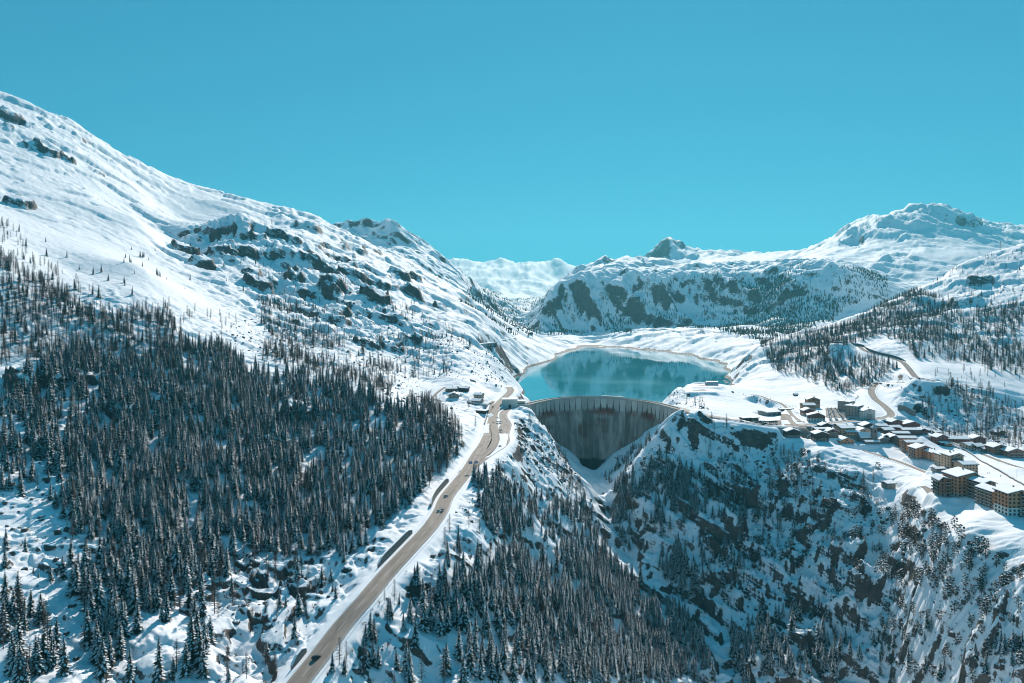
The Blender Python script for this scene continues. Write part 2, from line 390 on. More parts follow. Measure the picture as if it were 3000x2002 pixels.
# rows: steps of log distance, finer where steep ground faces the camera
vk = np.log(np.array([232, 330, 400, 820, 1150, 2200, 2700, 3050, 3600, 3900, 6000, 14000.0]))
dens = np.array([1.0, 1.5, 2.7, 2.6, 1.5, 1.0, 1.1, 3.0, 3.0, 1.1, 0.9, 0.3])
vv = np.linspace(vk[0], vk[-1], 4000)
cum = np.concatenate([[0], np.cumsum(np.interp(vv[:-1], vk, dens))])
LV = np.interp(np.linspace(0, cum[-1], NR), cum, vv)
# columns: finest inside the frame
ck = np.array([PXA, -60, 0, 3000, 3060, PXB]); cdn = np.array([0.25, 0.8, 1, 1, 0.8, 0.25])
cc = np.linspace(PXA, PXB, 4000)
cum = np.concatenate([[0], np.cumsum(np.interp(cc[:-1], ck, cdn))])
LU = np.interp(np.linspace(0, cum[-1], NC), cum, cc)
def cubic_up(F, gx, gy, x, y):
    """separable cubic interpolation of F (rows gy, columns gx, both even) at columns x, rows y"""
    def along(F, g, q):
        h = g[1] - g[0]
        s = (q - g[0]) / h
        i = np.clip(np.floor(s).astype(int), 1, len(g) - 3)
        t = (s - i)[:, None]
        a, b, c, d = F[i - 1], F[i], F[i + 1], F[i + 2]
        return b + 0.5 * t * (c - a + t * (2 * a - 5 * b + 4 * c - d + t * (3 * (b - c) + d - a)))
    return along(along(F, gy, y).T, gx, x).T
gx = np.linspace(PXA - 40, PXB + 40, 330)
gy = np.linspace(LV[0] - 0.03, LV[-1] + 0.03, 330)
G = rbf(*np.meshgrid(gx / FPX, gy))
T0 = cubic_up(G, gx, gy, LU, LV)
DD = np.exp(LV)[:, None] * np.ones((1, NC))
XX = (LU[None] - PX0) / FPX * DD
YY = DD
ZZ = EYE - T0 * DD

BASEZ = ZZ.copy()
def _hash(ix, iy, seed):
    h = (ix * 374761393 + iy * 668265263 + seed * 974634533) & 0xFFFFFFFF
    h = ((h ^ (h >> 13)) * 1274126177) & 0xFFFFFFFF
    return (h ^ (h >> 16)) & 0xFFFF
def perlin(x, y, seed=0):
    xi, yi = np.floor(x), np.floor(y)
    fx, fy = x - xi, y - yi
    xi, yi = xi.astype(np.int64), yi.astype(np.int64)
    u, v = fx * fx * fx * (fx * (fx * 6 - 15) + 10), fy * fy * fy * (fy * (fy * 6 - 15) + 10)
    def g(dx, dy):
        a = _hash(xi + dx, yi + dy, seed) * (2 * math.pi / 65536)
        return np.cos(a) * (fx - dx) + np.sin(a) * (fy - dy)
    a, b, c, d = g(0, 0), g(1, 0), g(0, 1), g(1, 1)
    return 1.4 * ((a + u * (b - a)) * (1 - v) + (c + u * (d - c)) * v)
def fbm(x, y, lam, octs, seed=0, gain=0.5, ridged=False):
    s, a, tot = 0, 1.0, 0.0
    for o in range(octs):
        n = perlin(x / lam + 17.3 * o, y / lam - 9.1 * o, seed + o)
        if ridged:
            n = 1 - 2 * np.abs(n)
        s = s + a * n; tot += a; a *= gain; lam *= 0.5
    return s / tot
def smooth(a, b, x):
    t = np.clip((x - a) / (b - a), 0, 1)
    return t * t * (3 - 2 * t)

# buttresses and gullies on steep faces: push the face to and fro along the lines of sight
def box_(v, a, b, c, d):
    return smooth(a, b, v) * (1 - smooth(c, d, v))
PXG = np.broadcast_to(LU[None], XX.shape)
def push(amp, lam, seed, skew):
    return amp * (fbm(XX + skew * YY, YY * 0.45, lam, 6, seed, 0.55, True) - 0.2)
SH = box_(DD, 2850, 3200, 3700, 4600) * box_(PXG, 1480, 1600, 2560, 2800) * push(150, 300, 501, 0.5)
SH += box_(DD, 480, 600, 730, 790) * box_(PXG, 1800, 1900, 2500, 2600) * push(20, 46, 511, 0.9)
SH += box_(DD, 380, 410, 560, 690) * box_(PXG, 2350, 2480, 3200, 3400) * push(13, 44, 521, 1.1)
SH += box_(DD, 1200, 1450, 2400, 3000) * box_(PXG, 650, 850, 1380, 1500) * push(60, 170, 531, 0.4)
SH += box_(DD, 4300, 4800, 5600, 6200) * box_(PXG, 2350, 2480, 2950, 3200) * push(170, 330, 541, 0.25)
fi = np.interp(np.log(np.maximum(DD + SH, 240.0)), LV, np.arange(NR))
i0_ = np.clip(fi.astype(int), 0, NR - 2); ft = fi - i0_
jc = np.broadcast_to(np.arange(NC)[None], XX.shape)
TZ = (EYE - ZZ) / DD                                     # move along the line of sight in world height
ZW = ZZ[i0_, jc] * (1 - ft) + ZZ[i0_ + 1, jc] * ft
ZZ = np.where(np.abs(SH) > 1e-6, ZW, ZZ)

# roughness of the ground (0 groomed .. 1 crags) at (px, d); between them by inverse distance
ROUGH = [(0,300,.45),(0,440,.5),(0,680,.4),(0,1000,.2),(0,1400,.25),(0,2000,.55),(250,2200,.6),(150,1700,.35),(300,1200,.12),(450,1500,.12),(420,1050,.15),(600,2000,.2),
 (300,600,.45),(300,350,.5),(600,400,.75),(760,400,.85),(850,480,.6),(600,700,.55),(450,780,.6),(800,800,.55),(1000,700,.4),(1100,560,.35),(1050,1000,.55),(900,1150,.8),(1050,1200,.9),(1200,1150,.6),(1300,950,.2),(1330,780,.25),(1200,1000,.4),
 (560,1450,.6),(700,1600,.8),(850,1650,.9),(950,1500,1.0),(1100,1500,.8),(1250,1500,.5),(1150,2200,.8),(1000,2500,.8),(1100,3500,1.0),(1350,2400,.6),(1450,1900,.5),(1450,1300,.5),(1500,1600,.45),(1560,2000,.4),(1430,4200,.8),(1600,4300,.8),
 (1150,420,.5),(1250,380,.5),(1350,450,.55),(1400,560,.5),(1500,500,.55),(1500,680,.6),(1550,800,.8),(1600,700,.7),(1600,500,.6),(1700,650,.6),(1700,800,.6),(1740,950,.55),(1700,450,.6),(1850,500,.6),
 (1850,790,.8),(1900,760,.8),(1950,700,.8),(2027,790,.9),(2050,650,.9),(2150,700,.95),(2200,600,1.0),(2300,620,1.0),(2400,600,1.0),(2300,500,.95),(2450,450,1.0),(2600,420,1.0),(2600,560,.75),(2800,400,.9),(3000,360,.9),(2760,515,.12),(2850,500,.12),(2900,450,.3),(2500,660,.6),(2350,770,.3),(2600,640,.2),
 (2500,860,.02),(2350,860,.02),(2700,760,.03),(2900,700,.03),(2850,560,.05),(3000,490,.06),(2200,860,.05),(2050,960,.12),(1980,1010,.5),(2100,1080,.02),(2250,950,.08),(2350,1060,.15),(2550,960,.1),(2620,1010,.35),(2680,960,.8),(2780,970,.6),(2900,950,.4),(2900,1100,.08),(2750,1060,.15),
 (2214,1420,.6),(2300,1250,.2),(2300,1500,.4),(2450,1400,.35),(2600,1500,.4),(2750,1600,.55),(2900,1700,.6),(2700,1300,.3),(3000,1300,.3),(2850,1800,.5),
 (1850,2800,.6),(2000,2500,.55),(2100,2100,.45),(2200,2400,.5),(1650,2800,.5),(1740,3500,.6),(1800,4300,.9),(2000,3600,.7),(2200,4000,.85),(2400,3800,.8),(2600,4000,.6),(1950,6400,.8),(2200,5300,.2),(2300,4600,.15),(2500,4200,.2),(2600,4300,.25),(2500,5100,.8),(2600,5150,.9),(2700,5100,1.0),(2800,5100,.9),(2700,4600,.5),(2800,4000,.2),(2650,3700,.2),(2950,4200,.2),(1900,5500,.25),(1800,4600,.35),(2050,4600,.25),(3000,5000,.6),(2400,5200,.6),(1450,11000,.9),(1600,11000,.9),(1500,7500,.5),(1300,3200,.8)]
ra = np.array(ROUGH, dtype=float)
gu, gv = np.meshgrid(gx, gy)
w2 = 1.0 / (((gu[..., None] - ra[:, 0]) / FPX) ** 2 + (gv[..., None] - np.log(ra[:, 1])) ** 2 + 0.0006) ** 2
RG = cubic_up((w2 * ra[:, 2]).sum(-1) / w2.sum(-1), gx, gy, LU, LV)
RG = np.clip(RG, 0, 1)

far = smooth(1300, 4200, DD)
Z0_ = ZZ.copy()
wx = XX + 12 * perlin(XX / 70, YY / 70, 50)
wy = YY + 12 * perlin(XX / 70, YY / 70, 51)
# near ground: humps, ribs and scarps of a few metres
n1 = fbm(wx, wy, 75, 6, 1, 0.5)
BQ = Z0_ + 0.55 * XX + 0.15 * YY                      # height above the tilted rock beds
bed = perlin(BQ / 13 + 0.6 * perlin(XX / 60, YY / 60, 57), (YY - 0.4 * XX) / 55, 58) + 0.5 * perlin(BQ / 6, (YY - 0.4 * XX) / 28, 59)
rd = fbm(wx * 0.8 + wy * 0.6, (wy * 0.8 - wx * 0.6) * 0.5, 60, 5, 11, 0.5, True)
tw = 0.9 * perlin(XX / 210, YY / 210, 55)
sc1 = fbm(((wx * 0.85 + wy * 0.5) * 0.7) + 25 * tw, wy * 0.85 - wx * (0.5 + 0.0 * tw), 36, 5, 21, 0.55)
sc2 = fbm((wx * 0.9 - wy * 0.4) * 0.6, wy * 0.9 + wx * 0.4, 14, 3, 31)
near_h = 7.0 * n1 + 6.0 * (rd - 0.25) * RG + 5.5 * RG * (smooth(-0.05, 0.05, sc1) - 0.5) + 2.6 * (smooth(-0.06, 0.06, sc2) - 0.5) + (5.0 + 4.5 * (DD < 800) * (XX > 100)) * RG * (smooth(-0.1, 0.1, bed) - 0.5)
fine = 0.8 * (np.abs(fbm(wx, wy, 11, 4, 41)) * 2.2 - 0.3)

# far mountains: ridged gullies that run down the slope
wxf = XX + 90 * perlin(XX / 500, YY / 500, 60)
wyf = YY + 90 * perlin(XX / 500, YY / 500, 61)
rf = fbm(wxf, wyf * 0.6, 420, 7, 71, 0.52, True)
sf = fbm(wxf * 0.5, wyf, 190, 5, 81)
sf2 = fbm(wxf * 0.6, wyf * 1.4, 70, 4, 91)
vf = smooth(7000, 9500, DD)
rf2 = fbm(XX, YY * 0.6, 1000, 7, 161, 0.55, True)
far_h = (105 * (rf - 0.3) * (1 - 0.85 * vf) + 190 * (rf2 - 0.3) * vf) * RG + 30 * RG * (1 - vf) * (smooth(-0.06, 0.06, sf) - 0.5) + 7 * RG * (smooth(-0.07, 0.07, sf2) - 0.5)
mid = smooth(900, 1500, DD) * (1 - smooth(2800, 5000, DD))
rm = fbm(wxf * 0.7 + wyf * 0.3, wyf - 0.3 * wxf, 170, 6, 101, 0.5, True)
mid_h = 18 * (rm - 0.3) * RG + 14 * RG * (smooth(-0.05, 0.05, fbm(wx * 0.5, wy, 80, 4, 111)) - 0.5)
Z0 = ZZ.copy()
NZ = RG * near_h * (1 - far) + mid * mid_h + far * far_h * smooth(1200, 4500, DD) + (0.05 + RG) * fine * (1 - far)
keep_lake = smooth(0.5, 10, np.abs(Z0) + smooth(900, 1050, 2000 - DD) * 0 + np.where((DD > 1040) & (DD < 2900), 0, 20))
ZZ = ZZ + NZ * (0.25 + 0.75 * keep_lake)

# crags that stand out of the slopes: (photo x, photo y, half width in photo px, height in m)
CRAG = np.zeros(XX.shape)
for px, py, rw, hgt in ((150,450,62,24),(95,432,38,14),(285,508,27,14),(60,602,46,20),(28,338,46,16),(84,366,32,10),(205,386,30,10),(236,408,20,8),(20,375,30,10),
    (545,738,42,22),(585,770,40,14),(700,694,34,14),(765,706,32,12),(640,748,40,16),(740,800,34,14),(760,838,46,18),(905,668,44,18),(1038,735,48,20),(979,845,56,24),(1098,868,52,26),(1034,803,46,18),(905,760,36,14),(860,810,30,12),
    (1080,1010,42,14),(1150,1025,44,12),(1208,1002,34,13),(1221,822,24,24),(1180,812,34,24),(1213,856,30,22),(1290,905,30,16),(1396,860,18,34),(1440,890,24,28),
    (60,1140,56,14),(150,1130,40,10),(350,1215,44,10),(870,1220,52,11),(800,1310,40,9),(480,1190,36,9),(150,1668,40,4),(870,1735,46,6),(760,1700,30,4),(250,1120,36,9),
    (2820,885,44,16),(2880,835,36,14),(2700,880,30,12),(2920,1000,34,10),(2560,1700,60,9),(2700,1790,70,9),(2880,1880,60,8),(2480,1620,50,8),(2400,1530,40,8),(2260,1450,44,9),(2150,1530,36,9),(2360,1740,40,8)):
    j = int(np.argmin(np.abs(LU - px)))
    col = PY0 + (EYE - ZZ[:, j]) / DD[:, j] * FPX
    i = int(np.argmax(col <= py))
    d0 = DD[i, j]; x0 = (px - PX0) / FPX * d0; rx = rw / FPX * d0
    q_ = np.nonzero((np.abs(YY - d0) < 1.8 * rx) & (np.abs(XX - x0) < 2.8 * rx))
    xq, yq = XX[q_], YY[q_]
    rr_ = ((xq - x0 + 0.3 * (yq - d0)) / rx) ** 2 + ((yq - d0) / (rx * 0.8)) ** 2
    m_ = 1 - rr_ + 1.7 * fbm(xq, yq, rx * 0.9, 6, 401, 0.62)
    hgt *= 0.7 if py < 1060 else 1.0
    ZZ[q_] += hgt * smooth(0.0, 0.6, m_) * (rr_ < 4)
    CRAG[q_] = np.maximum(CRAG[q_], smooth(-0.1, 0.4, m_) * (rr_ < 4))
# sharp summits: a cone with ribs on top of the smooth ground
SUMMIT = np.zeros(XX.shape)
for px, d, hgt, rad in ((1954, 6500, 235, 270), (1084, 3560, 6, 60), (1139, 3520, 6, 60), (2676, 5160, 22, 70), (2733, 5110, 24, 60), (2781, 5130, 18, 60), (1357, 12000, 60, 350), (1478, 12000, 70, 420), (1560, 12100, 70, 380), (1628, 12000, 70, 380)):
    x0 = (px - PX0) / FPX * d
    r_ = np.hypot(XX - x0, (YY - d) * 0.8)
    an_ = np.arctan2(YY - d, XX - x0)
    ZZ += hgt * np.clip(1 - r_ / rad * (1 + 0.25 * np.sin(5 * an_ + px)), 0, 1) ** (1.05 if rad == 270 else 1.15)
    if hgt > 10: SUMMIT = np.maximum(SUMMIT, 1 - smooth(0.5, 1.25, r_ / rad))

def dist_to_line(P, pad):
    """for every grid vertex within PAD of the polyline P: indices, distance, height of the line there"""
    sel = (XX > P[:, 0].min() - pad) & (XX < P[:, 0].max() + pad) & (YY > P[:, 1].min() - pad) & (YY < P[:, 1].max() + pad)
    ii = np.nonzero(sel)
    x, y = XX[ii], YY[ii]
    best = np.full(x.shape, 1e9); bz = np.zeros(x.shape)
    for a, b in zip(P[:-1], P[1:]):
        ab = b[:2] - a[:2]
        t = np.clip(((x - a[0]) * ab[0] + (y - a[1]) * ab[1]) / max(ab @ ab, 1e-6), 0, 1)
        d = np.hypot(x - a[0] - t * ab[0], y - a[1] - t * ab[1])
        m = d < best
        best[m] = d[m]; bz[m] = (a[2] + t * (b[2] - a[2]))[m]
    return ii, best, bz
def catmull(P, step):
    """even, smooth points along a polyline"""
    P = np.asarray(P, float)
    Q = np.vstack([2 * P[0] - P[1], P, 2 * P[-1] - P[-2]])
    out = []
    for i in range(1, len(Q) - 2):
        a, b, c, d = Q[i - 1], Q[i], Q[i + 1], Q[i + 2]
        n = max(2, int(np.linalg.norm((c - b)[:2]) / step))
        for t in np.linspace(0, 1, n, endpoint=False):
            out.append(b + 0.5 * t * (c - a + t * (2 * a - 5 * b + 4 * c - d + t * (3 * (b - c) + d - a))))
    out.append(P[-1])
    return np.array(out)
ROADC = {}
near_road = np.full(XX.shape, 1e9)
for nm in ('shore', 'far_lane', 'right_lane', 'heli_track', 'hamlet_lane', 'village_lane', 'apartment_drive', 'car_park_lane', 'upper', 'village', 'valley', 'dam_access', 'middle', 'link', 'stub', 'tunnel_ramp'):
    w, P = ROADW[nm]
    C = catmull(P, 4.0)
    ROADC[nm] = (w, C)
    ii, d, bz = dist_to_line(C, w * 0.5 + 26)
    hw = w * 0.5 + 2.2
    k = 1 - smooth(hw, hw + (20 if nm in ('village', 'village_lane') else 12 if nm != 'tunnel_ramp' else 5), d)
    ZZ[ii] = ZZ[ii] * (1 - k) + (bz - 0.35) * k
    near_road[ii] = np.minimum(near_road[ii], d - w * 0.5)

def locate(px, py, T=None):
    """first ground met by the line of sight through a photo pixel, on the smooth ground: (x, y, z)"""
    j = int(np.argmin(np.abs(LU - px)))
    col = (PY0 + (EYE - (Z0 if T is None else T)[:, j]) / DD[:, j] * FPX)
    i = int(np.argmax(col <= py))
    d = DD[i, j]
    if i > 0:
        a, b = col[i - 1], col[i]
        t = (a - py) / max(a - b, 1e-6)
        d = DD[i - 1, j] + t * (DD[i, j] - DD[i - 1, j])
    return world(px, d, py=py)
def ground(x, y):
    """height of the finished ground (bilinear)"""
    px = PX0 + FPX * x / y
    v = np.log(y)
    j = np.clip(np.searchsorted(LU, px) - 1, 0, NC - 2); i = np.clip(np.searchsorted(LV, v) - 1, 0, NR - 2)
    a = np.clip((px - LU[j]) / (LU[j + 1] - LU[j]), 0, 1); b = np.clip((v - LV[i]) / (LV[i + 1] - LV[i]), 0, 1)
    return (ZZ[i, j] * (1 - a) + ZZ[i, j + 1] * a) * (1 - b) + (ZZ[i + 1, j] * (1 - a) + ZZ[i + 1, j + 1] * a) * b
def flatten(x, y, rx, ry, z, rz=0.0, soft=7.0):
    """level a rectangular pad for a building"""
    r = max(rx, ry) * 1.5 + soft
    ii = np.nonzero((np.abs(XX - x) < r) & (np.abs(YY - y) < r))
    c, s = math.cos(rz), math.sin(rz)
    dx, dy = XX[ii] - x, YY[ii] - y
    u, v = np.abs(dx * c + dy * s) - rx, np.abs(-dx * s + dy * c) - ry
    d = np.hypot(np.maximum(u, 0), np.maximum(v, 0))
    k = 1 - smooth(0.5, soft, d)
    ZZ[ii] = ZZ[ii] * (1 - k) + z * k
    near_road[ii] = np.minimum(near_road[ii], d - 2.0)
# ------------------------------------------------------------------ buildings
_wmesh = {}
def window_mesh(w, h, frame='wood_brown'):
    k = (round(w, 2), round(h, 2), frame)
    if k not in _wmesh:
        b = MB()
        t = 0.12
        b.box(-w / 2 - t, w / 2 + t, -0.10, 0.0, -t, 0, 1)
        b.box(-w / 2 - t, w / 2 + t, -0.10, 0.0, h, h + t, 1)
        b.box(-w / 2 - t, -w / 2, -0.10, 0.0, 0, h, 1)
        b.box(w / 2, w / 2 + t, -0.10, 0.0, 0, h, 1)
        b.box(-0.05, 0.05, -0.08, 0.0, 0, h, 1)
        b.poly([(-w / 2, -0.03, 0), (w / 2, -0.03, 0), (w / 2, -0.03, h), (-w / 2, -0.03, h)], 0)
        _wmesh[k] = b.mesh('window', [M['glass'], M[frame]])
    return _wmesh[k]
_bmesh = {}
def balcony_mesh(w, out=1.5):
    k = (round(w, 1), out)
    if k not in _bmesh:
        b = MB()
        b.box(-w / 2, w / 2, -out, 0, -0.18, 0, 0)
        b.box(-w / 2, w / 2, -out, -out + 0.08, 0.12, 1.0, 0)
        b.box(-w / 2, -w / 2 + 0.08, -out + 0.08, 0, 0.12, 1.0, 0)
        b.box(w / 2 - 0.08, w / 2, -out + 0.08, 0, 0.12, 1.0, 0)
        b.box(-w / 2 - 0.02, w / 2 + 0.02, -out - 0.06, -out + 0.14, 1.0, 1.16, 1)     # snow on the rail
        _bmesh[k] = b.mesh('balcony', [M['rail'], M['tsnow']])
    return _bmesh[k]
SIDES = {'front': (0, -1), 'left': (-1, 0), 'right': (1, 0)}
def on_side(o, side, u, z, w, d, proud=0.004):
    """place a piece on a wall: u along the wall seen from outside, left to right"""
    if side == 'front':
        o.location = (u, -d / 2 - proud, z)
    elif side == 'left':
        o.location = (-w / 2 - proud, -u, z); o.rotation_euler = (0, 0, -math.pi / 2)
    else:
        o.location = (w / 2 + proud, u, z); o.rotation_euler = (0, 0, math.pi / 2)
SITES = []
def house(label, px, py, w, d, h, pitch=0.42, ridge='y', yaw=0.0, wall='wood_brown', plinth=None, ph=3.0, floors=2, win=('front', 'left'), wn=3, ww=1.1, wh=1.2,
          balc=(), cat='chalet', name='chalet', group=None, over=1.1, snow=0.55, chim=1, flat=False, apex=0.0, dz=0.0, snowcol='snow', pad=True, trim=None):
    """a gabled house; ridge 'y': the gable faces the viewer. h = height of the eaves; apex shifts the ridge sideways; balc: (side, u0, u1, floor) tuples"""
    w, d, h = w * 0.91, d * 0.91, h * 0.95
    balc = [(q[0], q[1] * 0.91, q[2] * 0.91, q[3]) for q in balc]
    b0 = locate(px, py)
    c, s = math.cos(yaw), math.sin(yaw)
    x = b0[0] - s * d / 2 * 1.0
    y = b0[1] + c * d / 2
    z = b0[2] + dz
    if pad:
        flatten(x, y, w / 2 + 1, d / 2 + 1, z - 0.1, yaw)
    SITES.append((x, y, max(w, d) * 0.62 + 1.5))
    e = empty(name, (x, y, z), yaw)
    tag(e, label, cat, group)
    W2, D2 = w / 2, d / 2
    span = W2 if ridge == 'y' else D2
    rise = 0.25 if flat else span * pitch
    # walls with gables; the foot goes into the snow
    m = MB()
    z0 = -5.0
    if ridge == 'y':
        A = [(-W2, z0), (W2, z0), (W2, h), (apex, h + rise), (-W2, h)]
        front = [(a, -D2, q) for a, q in A]; back = [(a, D2, q) for a, q in A]
    else:
        A = [(-D2, z0), (D2, z0), (D2, h), (apex, h + rise), (-D2, h)]
        front = [(W2, a, q) for a, q in A]; back = [(-W2, a, q) for a, q in A]
    m.poly(front); m.poly(back[::-1])
    for i in range(5):
        j = (i + 1) % 5
        m.poly([front[j], front[i], back[i], back[j]])
    m.build('wall', M[wall], e)
    if plinth:
        p = MB()
        t = 0.12
        p.box(-W2 - t, W2 + t, -D2 - t, D2 + t, z0, ph, 0)
        p.build('plinth', M[plinth], e)
    # roof boards and the snow lying on them
    for nm, t0, t1, ov, mt in (('roof', 0.0, 0.28, over, 'roofdark'), ('roof_snow', 0.29, 0.29 + snow, over - 0.12, snowcol)):
        r = MB()
        if ridge == 'y':
            x0, x1, xa = -W2 - ov, W2 + ov, apex
            zl_ = h - ov * (rise / (W2 + apex) if W2 + apex > 0 else 0); zr_ = h - ov * (rise / (W2 - apex) if W2 - apex > 0 else 0)
            P = [(x0, zl_ + t0), (xa, h + rise + t0), (x1, zr_ + t0), (x1, zr_ + t1), (xa, h + rise + t1), (x0, zl_ + t1)]
            fr = [(a, -D2 - ov, q) for a, q in P]; bk = [(a, D2 + ov, q) for a, q in P]
        else:
            x0, x1, xa = -D2 - ov, D2 + ov, apex
            sl_ = rise / D2
            P = [(x0, h - ov * sl_ + t0), (xa, h + rise + t0), (x1, h - ov * sl_ + t0), (x1, h - ov * sl_ + t1), (xa, h + rise + t1), (x0, h - ov * sl_ + t1)]
            fr = [(W2 + ov, a, q) for a, q in P]; bk = [(-W2 - ov, a, q) for a, q in P]
        r.poly([fr[0], fr[1], fr[4], fr[5]]); r.poly([fr[1], fr[2], fr[3], fr[4]])
        r.poly([bk[5], bk[4], bk[1], bk[0]]); r.poly([bk[4], bk[3], bk[2], bk[1]])
        for i in range(6):
            j = (i + 1) % 6
            r.poly([fr[j], fr[i], bk[i], bk[j]])
        ro = r.build(nm, M[mt], e)
        if nm == 'roof_snow':
            me = ro.data
            bm = bmesh.new(); bm.from_mesh(me)
            bmesh.ops.remove_doubles(bm, verts=bm.verts, dist=0.001)
            bmesh.ops.bevel(bm, geom=[q for q in bm.edges], offset=min(0.16, snow * 0.3), segments=1, affect='EDGES')
            bm.to_mesh(me); bm.free()
    for k in range(chim):
        cx = (0.32 - 0.5 * k) * w * 0.5
        q = MB(); q.box(cx - 0.45, cx + 0.45, D2 * 0.2 - 0.45, D2 * 0.2 + 0.45, h, h + rise + 1.3, 0)
        co = q.build('chimney', M['stone'], e)
        q = MB(); q.box(cx - 0.6, cx + 0.6, D2 * 0.2 - 0.6, D2 * 0.2 + 0.6, h + rise + 1.304, h + rise + 1.5, 0)
        q.build('cap', M['roofdark'], co)
    fh = max(2.4, h / max(floors, 1))
    for side in win:
        L_ = w if side == 'front' else d
        n = wn if side == 'front' else max(1, int(wn * d / w + 0.5))
        for f in range(floors):
            for k in range(n):
                u = -L_ / 2 + L_ * (k + 0.5) / n
                o = link('window', window_mesh(ww, wh, trim or ('wood_brown' if wall.startswith('render') else 'wood_dark')), e)
                on_side(o, side, u, f * fh + 1.0 if f * fh + 1.0 + wh < h else h - wh - 0.3, w, d, 0.13 if plinth and f * fh + 1.0 < ph else 0.004)
    if ridge == 'y' and not flat and w > 9 and 'front' in win:
        o = link('window', window_mesh(ww * 1.5, wh, trim or 'wood_dark'), e)
        on_side(o, 'front', apex, h - 0.2, w, d)
    for (side, u0, u1, f) in balc:
        o = link('balcony', balcony_mesh(u1 - u0), e)
        on_side(o, side, (u0 + u1) / 2, f * fh + 0.4, w, d)
    return e

# --- large timber apartment blocks at the right
def rows(side, u0, u1, f0, f1):
    return [(side, u0, u1, f) for f in range(f0, f1 + 1)]
AB = dict(cat='apartment building', name='apartment_building')
house('tall timber apartment block with the widest snow roof and a white band, stone foot', 2838, 1457, 21, 20, 17.5, 0.36, 'y', 0.05, 'wood_orange', 'render_grey', 3.2, 6, ('front', 'left'), 5, 1.2, 1.3, rows('front', 1, 9, 1, 5) + rows('front', -9.5, -4.5, 2, 3), apex=5, **AB)
house('lower left wing with long snowy balconies beside the tallest timber block', 2777, 1456, 14, 13, 14.5, 0.36, 'y', -0.12, 'wood_brown', 'render_grey', 2.6, 5, ('front', 'left'), 3, 1.2, 1.3, rows('left', -6, 6, 1, 4) + rows('front', -2, 6, 1, 4), apex=-4, **AB)
house('set-back balcony wing right of the tallest timber block', 2899, 1469, 12, 24, 15, 0.34, 'y', 0.12, 'wood_brown', 'render_grey', 2.6, 5, ('front', 'left'), 2, 1.2, 1.3, rows('left', -11, 11, 0, 4) + rows('front', -5, 5, 0, 4), **AB)
house('timber apartment wing with a hipped snow roof and snowy balconies, before the corner block', 2930, 1489, 13, 18, 13, 0.36, 'y', 0.10, 'wood_tan', 'render_white', 3.0, 5, ('front', 'left'), 3, 1.2, 1.3, rows('left', -9, 9, 0, 4) + rows('front', -6, 0, 1, 4), **AB)
house('orange corner apartment block with white lower storeys at the right edge', 2984, 1514, 17, 15, 17.5, 0.30, 'y', 0.02, 'wood_orange', 'render_white', 6.2, 6, ('front', 'left'), 5, 1.2, 1.3, rows('front', 1, 9.5, 2, 5) + rows('front', 0, 6, 0, 1), apex=2, **AB)
house('pale tan apartment block with a column of balconies on its gable', 2803, 1385, 15, 15, 17, 0.34, 'y', 0.02, 'wood_tan', None, 3, 6, ('front', 'left'), 3, 1.1, 1.2, rows('front', -6, 3, 0, 5), chim=2, apex=2, **AB)
house('pale tan left wing on a grey stone foot beside the balcony gable', 2773, 1369, 12, 12, 13, 0.34, 'y', 0.02, 'wood_tan', 'render_grey', 4.5, 4, ('front', 'left'), 2, 1.1, 1.2, chim=0, **AB)
house('pale tan right wing stepping down from the balcony gable', 2843, 1395, 17, 13, 11.5, 0.30, 'x', 0.10, 'wood_tan', 'render_grey', 3.2, 4, ('front',), 5, 1.1, 1.2, rows('right', -5, 5, 1, 3), chim=0, **AB)
house('low grey garage with a tilted snow roof under the pale tan block', 2757, 1384, 12, 7, 3.4, 0.25, 'x', 0.12, 'render_grey', None, 3, 1, ('front',), 3, 1.8, 1.6, chim=0, cat='garage', name='garage')
house('orange timber apartment block with gable and balconies, middle of its row', 2707, 1346, 19, 15, 12.0, 0.36, 'y', 0.05, 'wood_orange', 'render_grey', 2.8, 4, ('front', 'left'), 4, 1.1, 1.2, rows('front', 2, 8, 0, 3) + rows('left', -6, 6, 0, 3), apex=1, **AB)
house('orange timber wing lower right of the orange gabled block', 2746, 1353, 12, 13, 10, 0.34, 'y', 0.04, 'wood_orange', 'render_grey', 2.2, 4, ('front', 'left'), 2, 1.1, 1.2, apex=-2, **AB)
house('orange gable-ended block with a long snow slab roof above the row', 2680, 1328, 20, 11, 12.5, 0.30, 'x', 0.02, 'wood_orange', 'render_grey', 2.2, 4, ('front', 'left'), 4, 1.1, 1.2, rows('left', -4, 4, 0, 3), **AB)
house('orange block at the upper end of the timber row, next to the brown chalets', 2661, 1311, 22, 11, 11, 0.30, 'x', -0.03, 'wood_orange', None, 3, 4, ('front', 'left'), 4, 1.1, 1.2, rows('left', -4, 4, 0, 3), **AB)

# --- the old village round the church
CG = dict(cat='chalet', name='chalet')
house('brown timber twin chalet right behind the church, left half', 2596, 1296, 12, 14, 6.2, 0.42, 'y', 0.05, 'wood_red', 'render_grey', 2.2, 2, balc=rows('front', -4, 4, 1, 1), **CG)
house('large brown timber chalet with lit porch right of the church, under a domed snow roof', 2624, 1299, 15, 14, 7.0, 0.40, 'y', 0.0, 'wood_red', 'render_grey', 2.2, 2, balc=rows('front', -5, 5, 1, 1), **CG)
house('long dark red building with a row of small white windows', 2672, 1277, 24, 12, 7.2, 0.28, 'x', -0.05, 'wood_red', None, 2.5, 2, ('front', 'left'), 8, 0.9, 0.9, chim=2, trim='render_white', cat='house', name='house')
house('long slab-roofed dark chalet between the church and the red building', 2642, 1284, 21, 11, 5.8, 0.30, 'x', -0.03, 'wood_dark', None, 2.5, 2, ('front', 'left'), 5, **CG)
